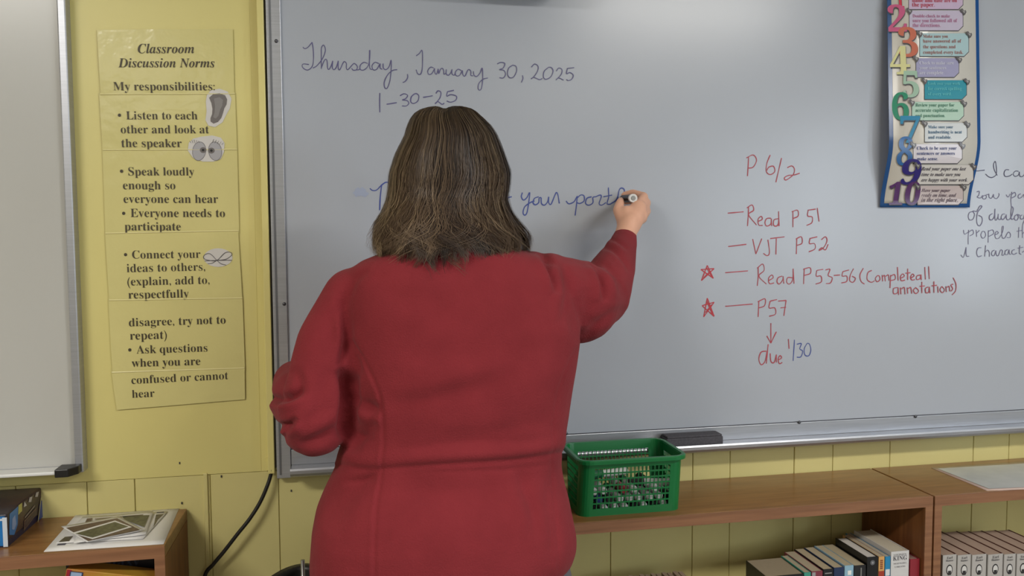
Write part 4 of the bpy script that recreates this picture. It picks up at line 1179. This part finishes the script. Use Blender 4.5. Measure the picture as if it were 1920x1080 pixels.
# waist seam with blouson fold over it
fold([(640, 872), (690, 880), (740, 878), (850, 870), (960, 862), (1052, 848)], 2.2 * mm, 5, False, ridge=3.0 * mm, rw=16, off=-18)
fold([(720, 889), (850, 884), (960, 880), (1046, 868)], 1.0 * mm, 4)
fold([(640, 900), (620, 940), (605, 990)], 3 * mm, 14)
fold([(700, 890), (650, 935), (618, 1000)], 5 * mm, 20, ridge=2 * mm)
fold([(715, 885), (680, 900), (640, 905)], 4 * mm, 7)
fold([(975, 880), (985, 920), (1000, 960), (1002, 1010)], 4 * mm, 13, ridge=2.5 * mm)
fold([(1040, 870), (1030, 930), (1040, 1000), (1030, 1060)], 3 * mm, 12)
fold([(740, 900), (820, 930), (930, 920)], 3 * mm, 26)
fold([(650, 760), (665, 800), (660, 850)], 5 * mm, 14)
fold([(655, 850), (680, 815), (705, 790)], 4 * mm, 12)
fold([(665, 720), (690, 760), (690, 830)], 3 * mm, 14)
# broad back ripples
fold([(700, 648), (800, 672), (900, 668), (1000, 640)], 1.8 * mm, 24)
fold([(722, 756), (790, 754), (880, 730), (970, 700)], 3.0 * mm, 20, ridge=1.2 * mm, rw=16, off=-28)
fold([(790, 822), (900, 820), (1040, 786)], 3 * mm, 19)
fold([(650, 745), (690, 765), (718, 768)], 6 * mm, 11, ridge=3 * mm)
fold([(640, 800), (668, 822), (700, 820)], 4 * mm, 10)
fold([(740, 845), (860, 835), (980, 830), (1040, 820)], 2.5 * mm, 10, ridge=1.5 * mm)
fold([(740, 640), (850, 650), (960, 640)], 2.5 * mm, 30)
fold([(845, 480), (848, 520), (850, 560)], 1.5 * mm, 20)
# right shoulder and sleeve
fold([(1012, 462), (1028, 490), (1040, 520), (1044, 552)], 9 * mm, 8, ridge=3.5 * mm)
fold([(1052, 476), (1062, 510), (1064, 560), (1052, 610)], 4.5 * mm, 10, ridge=2 * mm)
fold([(1085, 640), (1076, 600), (1070, 560)], 4 * mm, 12)
fold([(1108, 488), (1124, 508), (1132, 536), (1134, 566)], 8 * mm, 7, ridge=3.5 * mm)
fold([(1112, 486), (1140, 500), (1160, 526), (1168, 556)], 5 * mm, 7, ridge=2.5 * mm)
fold([(1124, 462), (1150, 468), (1172, 490), (1182, 512)], 4 * mm, 5, ridge=2 * mm)
fold([(1138, 446), (1158, 452), (1180, 470)], 2.5 * mm, 4, ridge=1.5 * mm)
fold([(1092, 640), (1120, 610), (1150, 590), (1176, 580)], 4 * mm, 10)
fold([(1098, 540), (1104, 570), (1098, 610)], 3 * mm, 12)
# left sleeve: bunched folds at the elbow
fold([(496, 742), (520, 748), (546, 742), (566, 728)], 12 * mm, 8, ridge=4 * mm)
fold([(500, 792), (520, 800), (540, 798), (556, 784)], 9 * mm, 7, ridge=4 * mm)
fold([(546, 690), (560, 715), (566, 750)], 4 * mm, 12)
fold([(520, 850), (530, 820), (545, 800)], 6 * mm, 7)
fold([(560, 835), (600, 822), (636, 800)], 6 * mm, 11, ridge=3 * mm)
fold([(620, 690), (600, 740), (604, 790)], 4 * mm, 18)
fold([(560, 800), (590, 780), (630, 760)], 3 * mm, 14)
Vn = np.array([noise.noise(Vector((p[0] * 9, p[1] * 9, p[2] * 9))) * 3.0 + noise.noise(Vector((p[0] * 26 + 5, p[1] * 26, p[2] * 20))) * .9 for p in V])
V = V + N * (disp + Vn * mm)[:, None]
V = lap(V, E, 1, .4)
me.vertices.foreach_set('co', V.ravel()); me.update()
for p in me.polygons: p.use_smooth = True
me.materials.clear()
pk(link('jacket', me, M['fleece']))
pa_, pb2 = W(1167, 452, 1.678), W(1172.5, 440, 1.692)
dcuff = (pb2 - pa_).normalized()
# collar standing under the hair
bm = bmesh.new()
for k_, (py, L, R, hd) in enumerate(((446, 798, 912, .060), (472, 780, 930, .072))): pass
loft(bm, [ring(782, 928, 474, 1.385, .078, 40, 2.1), ring(792, 918, 455, 1.385, .071, 40, 2.1), ring(798, 912, 438, 1.385, .066, 40, 2.1)], False)
o = pk(obj('collar', bm, M['fleece'], smooth=True)); s_ = o.modifiers.new('t', 'SOLIDIFY'); s_.thickness = .006; s_.offset = 0

# ---- body: one continuous surface
bm = bmesh.new()
hc = W(850, 330, 1.43)                                  # head centre
ellipsoid(bm, hc + Vector((0, -.005, .015)), .074, .092, .098)
ellipsoid(bm, hc + Vector((0, .022, -.045)), .058, .068, .070)
ellipsoid(bm, hc + Vector((0, .060, -.088)), .030, .026, .020)        # chin
chain(bm, [(hc + Vector((0, .088, .006)), .009), (hc + Vector((0, .104, -.022)), .012)])   # nose
for sx in (-1, 1):
    ellipsoid(bm, hc + Vector((sx * .030, .080, .022)), .020, .010, .008)   # brow
    ellipsoid(bm, hc + Vector((sx * .038, .066, -.022)), .022, .020, .020)  # cheek
    ellipsoid(bm, hc + Vector((sx * .077, .004, -.010)), .008, .018, .030)  # ear
    ellipsoid(bm, hc + Vector((sx * .010, .100, -.026)), .007, .008, .006)
ellipsoid(bm, hc + Vector((0, .084, -.055)), .024, .012, .006)
ellipsoid(bm, hc + Vector((0, .082, -.064)), .020, .012, .006)
nk = W(853, 455, 1.39)
chain(bm, [(hc + Vector((0, -.01, -.07)), .056), (nk, .056), (nk + Vector((0, 0, -.05)), .06)])
loft(bm, [ring(L + 38, R - 34, py, yc, hd - .035, 32, 2.2) for py, L, R, yc, hd in TR[3:]])
chain(bm, [PN(960, 530, 1.40, 40), PN(1018, 552, 1.41, 48), PN(1120, 560, 1.52, 38), PN(1150, 505, 1.60, 30), PN(1168, 458, 1.67, 22), PN(1174, 436, 1.69, 20.5), PN(1180, 418, 1.70, 21)])
chain(bm, [PN(705, 545, 1.40, 36), PN(664, 570, 1.40, 40), PN(612, 650, 1.40, 32), PN(584, 772, 1.39, 36), PN(570, 745, 1.49, 34), PN(556, 722, 1.61, 26), PN(552, 708, 1.68, 22)])
# legs
hz = W(850, 1085, YP)
for sx in (-1, 1):
    chain(bm, [(Vector((hz.x + sx * .085, YP, hz.z + .03)), .10), (Vector((hz.x + sx * .095, YP + .01, .50)), .066), (Vector((hz.x + sx * .10, YP - .01, .42)), .056),
               (Vector((hz.x + sx * .105, YP - .03, .28)), .054), (Vector((hz.x + sx * .11, YP - .03, .09)), .036), (Vector((hz.x + sx * .12, YP + .10, .035)), .032)])
# right hand: palm and five fingers closed on the marker
mt = W(1164, 373, YB - .001); mq = W(1187, 371.5, 1.722)      # marker tip, marker tail
mdir = (mt - mq).normalized()
mat_on = lambda t: mq + (mt - mq) * t
pal = W(1191, 402, 1.715)
chain(bm, [PN(1180, 425, 1.70, 20), PN(1188, 408, 1.71, 21), PN(1197, 390, 1.725, 16)])
chain(bm, [PN(1172, 420, 1.70, 16), PN(1176, 402, 1.712, 17), PN(1196, 404, 1.72, 19)])
g_ = mat_on(.62)
chain(bm, [PN(1199, 380, 1.735, 9), PN(1208, 368, 1.762, 8), (g_ + Vector((.020, .006, .014)), .0088), (g_ + Vector((.004, .022, .010)), .0076)], 12)      # index
chain(bm, [PN(1207, 388, 1.735, 9.2), PN(1213, 380, 1.768, 8.2), (g_ + Vector((.028, .018, -.002)), .0090), (g_ + Vector((.010, .026, -.006)), .0078)], 12)    # middle
chain(bm, [PN(1209, 400, 1.732, 9), PN(1213, 396, 1.765, 8), PN(1201, 392, 1.785, 7.6), PN(1188, 394, 1.785, 7)], 12)   # ring
chain(bm, [PN(1203, 413, 1.728, 8), PN(1207, 411, 1.755, 7), PN(1197, 408, 1.775, 6.6), PN(1187, 408, 1.772, 6)], 12)     # little
chain(bm, [PN(1166, 412, 1.705, 11), PN(1158, 394, 1.722, 9.6), PN(1163, 380, 1.742, 8.6), (g_ + Vector((-.012, -.004, -.004)), .0078)], 12)              # thumb
# left hand, half closed beyond the sleeve
lh = W(551, 703, 1.71)
chain(bm, [(W(552, 708, 1.68), .022), (lh, .025), (lh + Vector((.012, .03, .0)), .024)])
for i in range(4):
    b0 = lh + Vector((.012 - .006 * i, .045 - .006 * i, .020 - i * .016))
    chain(bm, [(b0, .0095), (b0 + Vector((.018, .018, -.002)), .0088), (b0 + Vector((.036, .004, -.003)), .008), (b0 + Vector((.034, -.012, -.003)), .0072)], 12)
chain(bm, [(lh + Vector((.012, -.005, .020)), .011), (lh + Vector((.028, .002, .036)), .0095), (lh + Vector((.040, .014, .032)), .0085)], 12)
me, V, E = fuse('body', bm, .0036, 3)
for p in me.polygons: p.use_smooth = True
me.materials.clear()
pk(link('body', me, M['skin']))
# face details
for sx in (-1, 1):
    bm = bmesh.new(); ellipsoid(bm, hc + Vector((sx * .030, .079, .006)), .0115, .0115, .0115)
    e = pk(obj('eye', bm, cm((235, 232, 228), .2), smooth=True))
    bm = bmesh.new(); ellipsoid(bm, hc + Vector((sx * .030, .0885, .006)), .0055, .003, .0055)
    pk(obj('iris', bm, cm((70, 84, 90), .2), smooth=True))
bm = bmesh.new(); ellipsoid(bm, hc + Vector((0, .093, -.059)), .021, .006, .006)
pk(obj('lips', bm, cm((176, 96, 92), .4), smooth=True))
# trousers
bm = bmesh.new()
loft(bm, [ring(604, 1042, 1050, YP, .135, 40, 2.3), ring(604, 1046, 1085, YP, .135, 40, 2.3), ring(612, 1040, 1130, YP, .13, 40, 2.3)])
for sx in (-1, 1):
    chain(bm, [(Vector((hz.x + sx * .095, YP, hz.z - .03)), .125), (Vector((hz.x + sx * .100, YP + .01, .50)), .086), (Vector((hz.x + sx * .105, YP - .01, .36)), .078), (Vector((hz.x + sx * .11, YP - .03, .10)), .068)])
me, V, E = fuse('trousers', bm, .008, 6)
for p in me.polygons: p.use_smooth = True
me.materials.clear(); pk(link('trousers', me, M['jeans']))
for sx in (-1, 1):
    bm = bmesh.new(); c = Vector((hz.x + sx * .115, YP, 0))
    ellipsoid(bm, c + Vector((0, -.02, .05)), .044, .06, .048); ellipsoid(bm, c + Vector((sx * .01, .09, .035)), .046, .085, .034)
    box(bm, c.x - .042, c.x + .05, YP - .075, YP + .165, 0.0, .022)
    me, V, E = fuse('shoe', bm, .005, 3)
    for p in me.polygons: p.use_smooth = True
    me.materials.clear(); pk(link('shoe', me, M['shoe']))

# ---- hair
EL = [(196.5, 840, 846, .006), (197.5, 822, 866, .022), (199.5, 806, 880, .038), (203, 794, 890, .050), (208, 785, 898, .060), (218, 776, 907, .072), (232, 769, 921, .084), (250, 763, 932, .093), (285, 745, 945, .102), (322, 733, 958, .105), (345, 731, 957, .105),
      (374, 727, 952, .102), (400, 715, 960, .101), (420, 702, 974, .100), (440, 697, 989, .100), (460, 697, 994, .100), (490, 702, 992, .100), (520, 706, 988, .10)]
ep = np.array([e[0] for e in EL]); eL = np.array([e[1] for e in EL]); eR = np.array([e[2] for e in EL]); eB = np.array([e[3] for e in EL])
def env(py, phi, s):
    L = np.interp(py, ep, eL); R = np.interp(py, ep, eR); b = np.interp(py, ep, eB)
    yc = 1.425 - .045 * np.clip((py - 360) / 110, 0, 1)
    c = (L + R) / 2 + np.clip((260 - py) / 60, 0, 1) * -4; a = (R - L) / 2
    px = c + a * s * math.sin(phi); y = yc - b * s * math.cos(phi)
    return px, py, y
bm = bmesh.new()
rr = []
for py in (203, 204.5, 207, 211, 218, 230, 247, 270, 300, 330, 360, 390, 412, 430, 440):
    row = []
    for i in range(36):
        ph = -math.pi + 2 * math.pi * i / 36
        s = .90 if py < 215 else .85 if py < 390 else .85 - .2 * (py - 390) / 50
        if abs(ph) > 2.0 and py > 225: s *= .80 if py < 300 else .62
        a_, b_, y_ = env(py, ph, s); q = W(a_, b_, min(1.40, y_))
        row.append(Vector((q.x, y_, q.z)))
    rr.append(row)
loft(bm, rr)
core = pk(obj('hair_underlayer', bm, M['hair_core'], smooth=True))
rng = np.random.RandomState(11)
NC, PER, NP = 430, 52, 24
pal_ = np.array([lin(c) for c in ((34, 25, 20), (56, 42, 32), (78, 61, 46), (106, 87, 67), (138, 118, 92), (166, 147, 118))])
Rm = np.array(R_cw)
tt = (np.linspace(0, 1, NP) ** 1.45)[None, :]; tt = .5 * tt + .5 * np.concatenate([np.linspace(0, .06, 6)[:-1], np.linspace(.06, 1, NP - 5)])[None, :]
VV, CC = [], []
for ci in range(NC + 60):
    ph0 = rng.uniform(-1.95, 1.95); layer = rng.rand(); s0 = .83 + .18 * layer
    end = min(max(rng.normal(460, 23) if layer < .72 else rng.normal(438, 28), 390), 494)
    start = 196.8 if rng.rand() < .78 else rng.uniform(203, 290)
    phase = 2.4 * math.sin(2.2 * ph0 + .6) + rng.normal(0, .55); wl = rng.uniform(95, 170); amp = rng.uniform(.03, .17); drift = rng.normal(0, .10)
    curl = .34 * math.sin(3.1 * ph0 + 1.0) + rng.normal(0, .11) + .25 * np.sign(ph0) * min(1, abs(ph0))
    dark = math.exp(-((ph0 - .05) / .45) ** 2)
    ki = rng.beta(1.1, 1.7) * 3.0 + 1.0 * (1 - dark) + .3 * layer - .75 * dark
    n = PER
    if rng.rand() < .10: ki += 1.0
    if ci >= NC:                                       # loose wisps curling at the ends
        n = 7; s0 = rng.uniform(.98, 1.04); end = rng.uniform(470, 500); curl = rng.choice((-1, 1)) * rng.uniform(.4, .9); ki = rng.uniform(1.8, 3.6); amp = rng.uniform(.05, .16)
    lift = 14 * rng.rand() * (rng.rand() < .55) + (12 if ci >= NC else 0)
    dph = rng.normal(0, .075, (n, 1)); ds = rng.normal(0, .018, (n, 1)); e2 = end + rng.normal(0, 11, (n, 1))
    stray = (rng.rand(n, 1) < .02)
    ph2 = phase + rng.normal(0, .22, (n, 1))
    py = start + (e2 - start) * tt
    tight = 1 - .72 * tt ** 1.8
    grow = np.clip((py - 250) / 200, 0, 1) ** 1.3
    wv = amp * grow * np.sin(2 * np.pi * py / wl + ph2) + .02 * grow * np.sin(2 * np.pi * py / 38 + ph2 * 3)
    tail = np.clip((tt - .70) / .30, 0, 1)
    ph = ph0 + dph * np.where(stray, 1.6, tight) + drift * tt + wv + curl * .8 * tail ** 2
    s = s0 + ds * tight + .045 * np.clip((py - 380) / 100, 0, 1) * np.sin(ph2 * 1.7 + py / 19.0) + np.where(stray, .045, 0) * tt
    pyy = np.maximum(196.7, py - tail ** 2.2 * lift)
    # a shallow groove at the parting
    L = np.interp(pyy, ep, eL); R = np.interp(pyy, ep, eR); bdp = np.interp(pyy, ep, eB)
    yc = 1.425 - .045 * np.clip((pyy - 360) / 110, 0, 1)
    px = (L + R) / 2 - 4 * np.clip((260 - pyy) / 60, 0, 1) + (R - L) / 2 * s * np.sin(ph)
    dip = 5.5 * np.exp(-((px - 834) / 9) ** 2) * np.clip((250 - pyy) / 50, 0, 1)
    y = yc - bdp * s * np.cos(ph)
    d = np.stack([(px - 960) / F, -(pyy + dip - 540) / F, -np.ones_like(px)], -1) @ Rm.T
    k4 = np.minimum(y, 1.40)[..., None] / d[..., 1:2]; P3 = np.array(CAM) + d * k4; P3[..., 1] = y
    w0 = .00038 * rng.uniform(.7, 1.35, (n, 1)) * np.where(tt < .8, 1, 1 - (tt - .8) / .2 * .7)
    al = rng.normal(0, .7, (n, 1)) * np.exp(-tt * 8) + rng.normal(0, .22, (n, 1)); off = np.stack([np.cos(ph) * w0 * np.cos(al), np.sin(ph) * w0 * np.cos(al), np.sin(al) * w0], -1)
    VV.append(np.stack([P3 - off, P3 + off], 2).reshape(-1, 3))
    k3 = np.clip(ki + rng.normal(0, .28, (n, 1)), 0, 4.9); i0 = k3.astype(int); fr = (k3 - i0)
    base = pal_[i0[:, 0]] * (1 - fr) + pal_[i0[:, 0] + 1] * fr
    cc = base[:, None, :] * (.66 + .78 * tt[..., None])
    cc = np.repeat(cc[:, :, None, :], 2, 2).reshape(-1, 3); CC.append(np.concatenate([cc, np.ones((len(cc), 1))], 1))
VV = np.concatenate(VV); CC = np.concatenate(CC)
ns_ = len(VV) // (2 * NP)
base_i = (np.arange(ns_) * 2 * NP)[:, None] + 2 * np.arange(NP - 1)[None, :]
q4 = np.stack([base_i, base_i + 1, base_i + 3, base_i + 2], -1).reshape(-1, 4)
me = bpy.data.meshes.new('hair')
me.vertices.add(len(VV)); me.vertices.foreach_set('co', VV.astype(np.float32).ravel())
me.loops.add(q4.size); me.loops.foreach_set('vertex_index', q4.ravel().astype(np.int32))
me.polygons.add(len(q4)); me.polygons.foreach_set('loop_start', (np.arange(len(q4)) * 4).astype(np.int32))
me.polygons.foreach_set('use_smooth', np.ones(len(q4), bool)); me.update(calc_edges=True)
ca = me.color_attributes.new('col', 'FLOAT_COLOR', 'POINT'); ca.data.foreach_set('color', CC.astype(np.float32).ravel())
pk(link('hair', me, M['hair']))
# marker held in the hand
Lm = (mt - mq).length
mk = thing('marker', 'black marker with a white ringed end held in the writing hand', 'marker', tuple(mq))
def mtube(a, b, r0, r1, m, nm):
    bm = tube(bmesh.new(), [mat_on(a), mat_on((a + b) / 2), mat_on(b)], [r0, (r0 + r1) / 2, r1], 16); o = obj(nm, bm, m, smooth=False); return keep(o, mk)
mtube(.06, .80, .0088, .0088, M['black'], 'barrel')
mtube(.80, .93, .0060, .0040, M['black'], 'nib_holder'); mtube(.93, 1.0, .0022, .0012, M['blue_ink'], 'nib')
bm = tube(bmesh.new(), [mat_on(-.02), mat_on(.07)], [.0094, .0094], 18); keep(obj('end_ring', bm, cm((222, 222, 220), .35), smooth=False), mk)
bm = tube(bmesh.new(), [mat_on(-.032), mat_on(-.019)], [.0048, .0054], 16); keep(obj('end_plug', bm, cm((150, 152, 150), .4), smooth=False), mk)
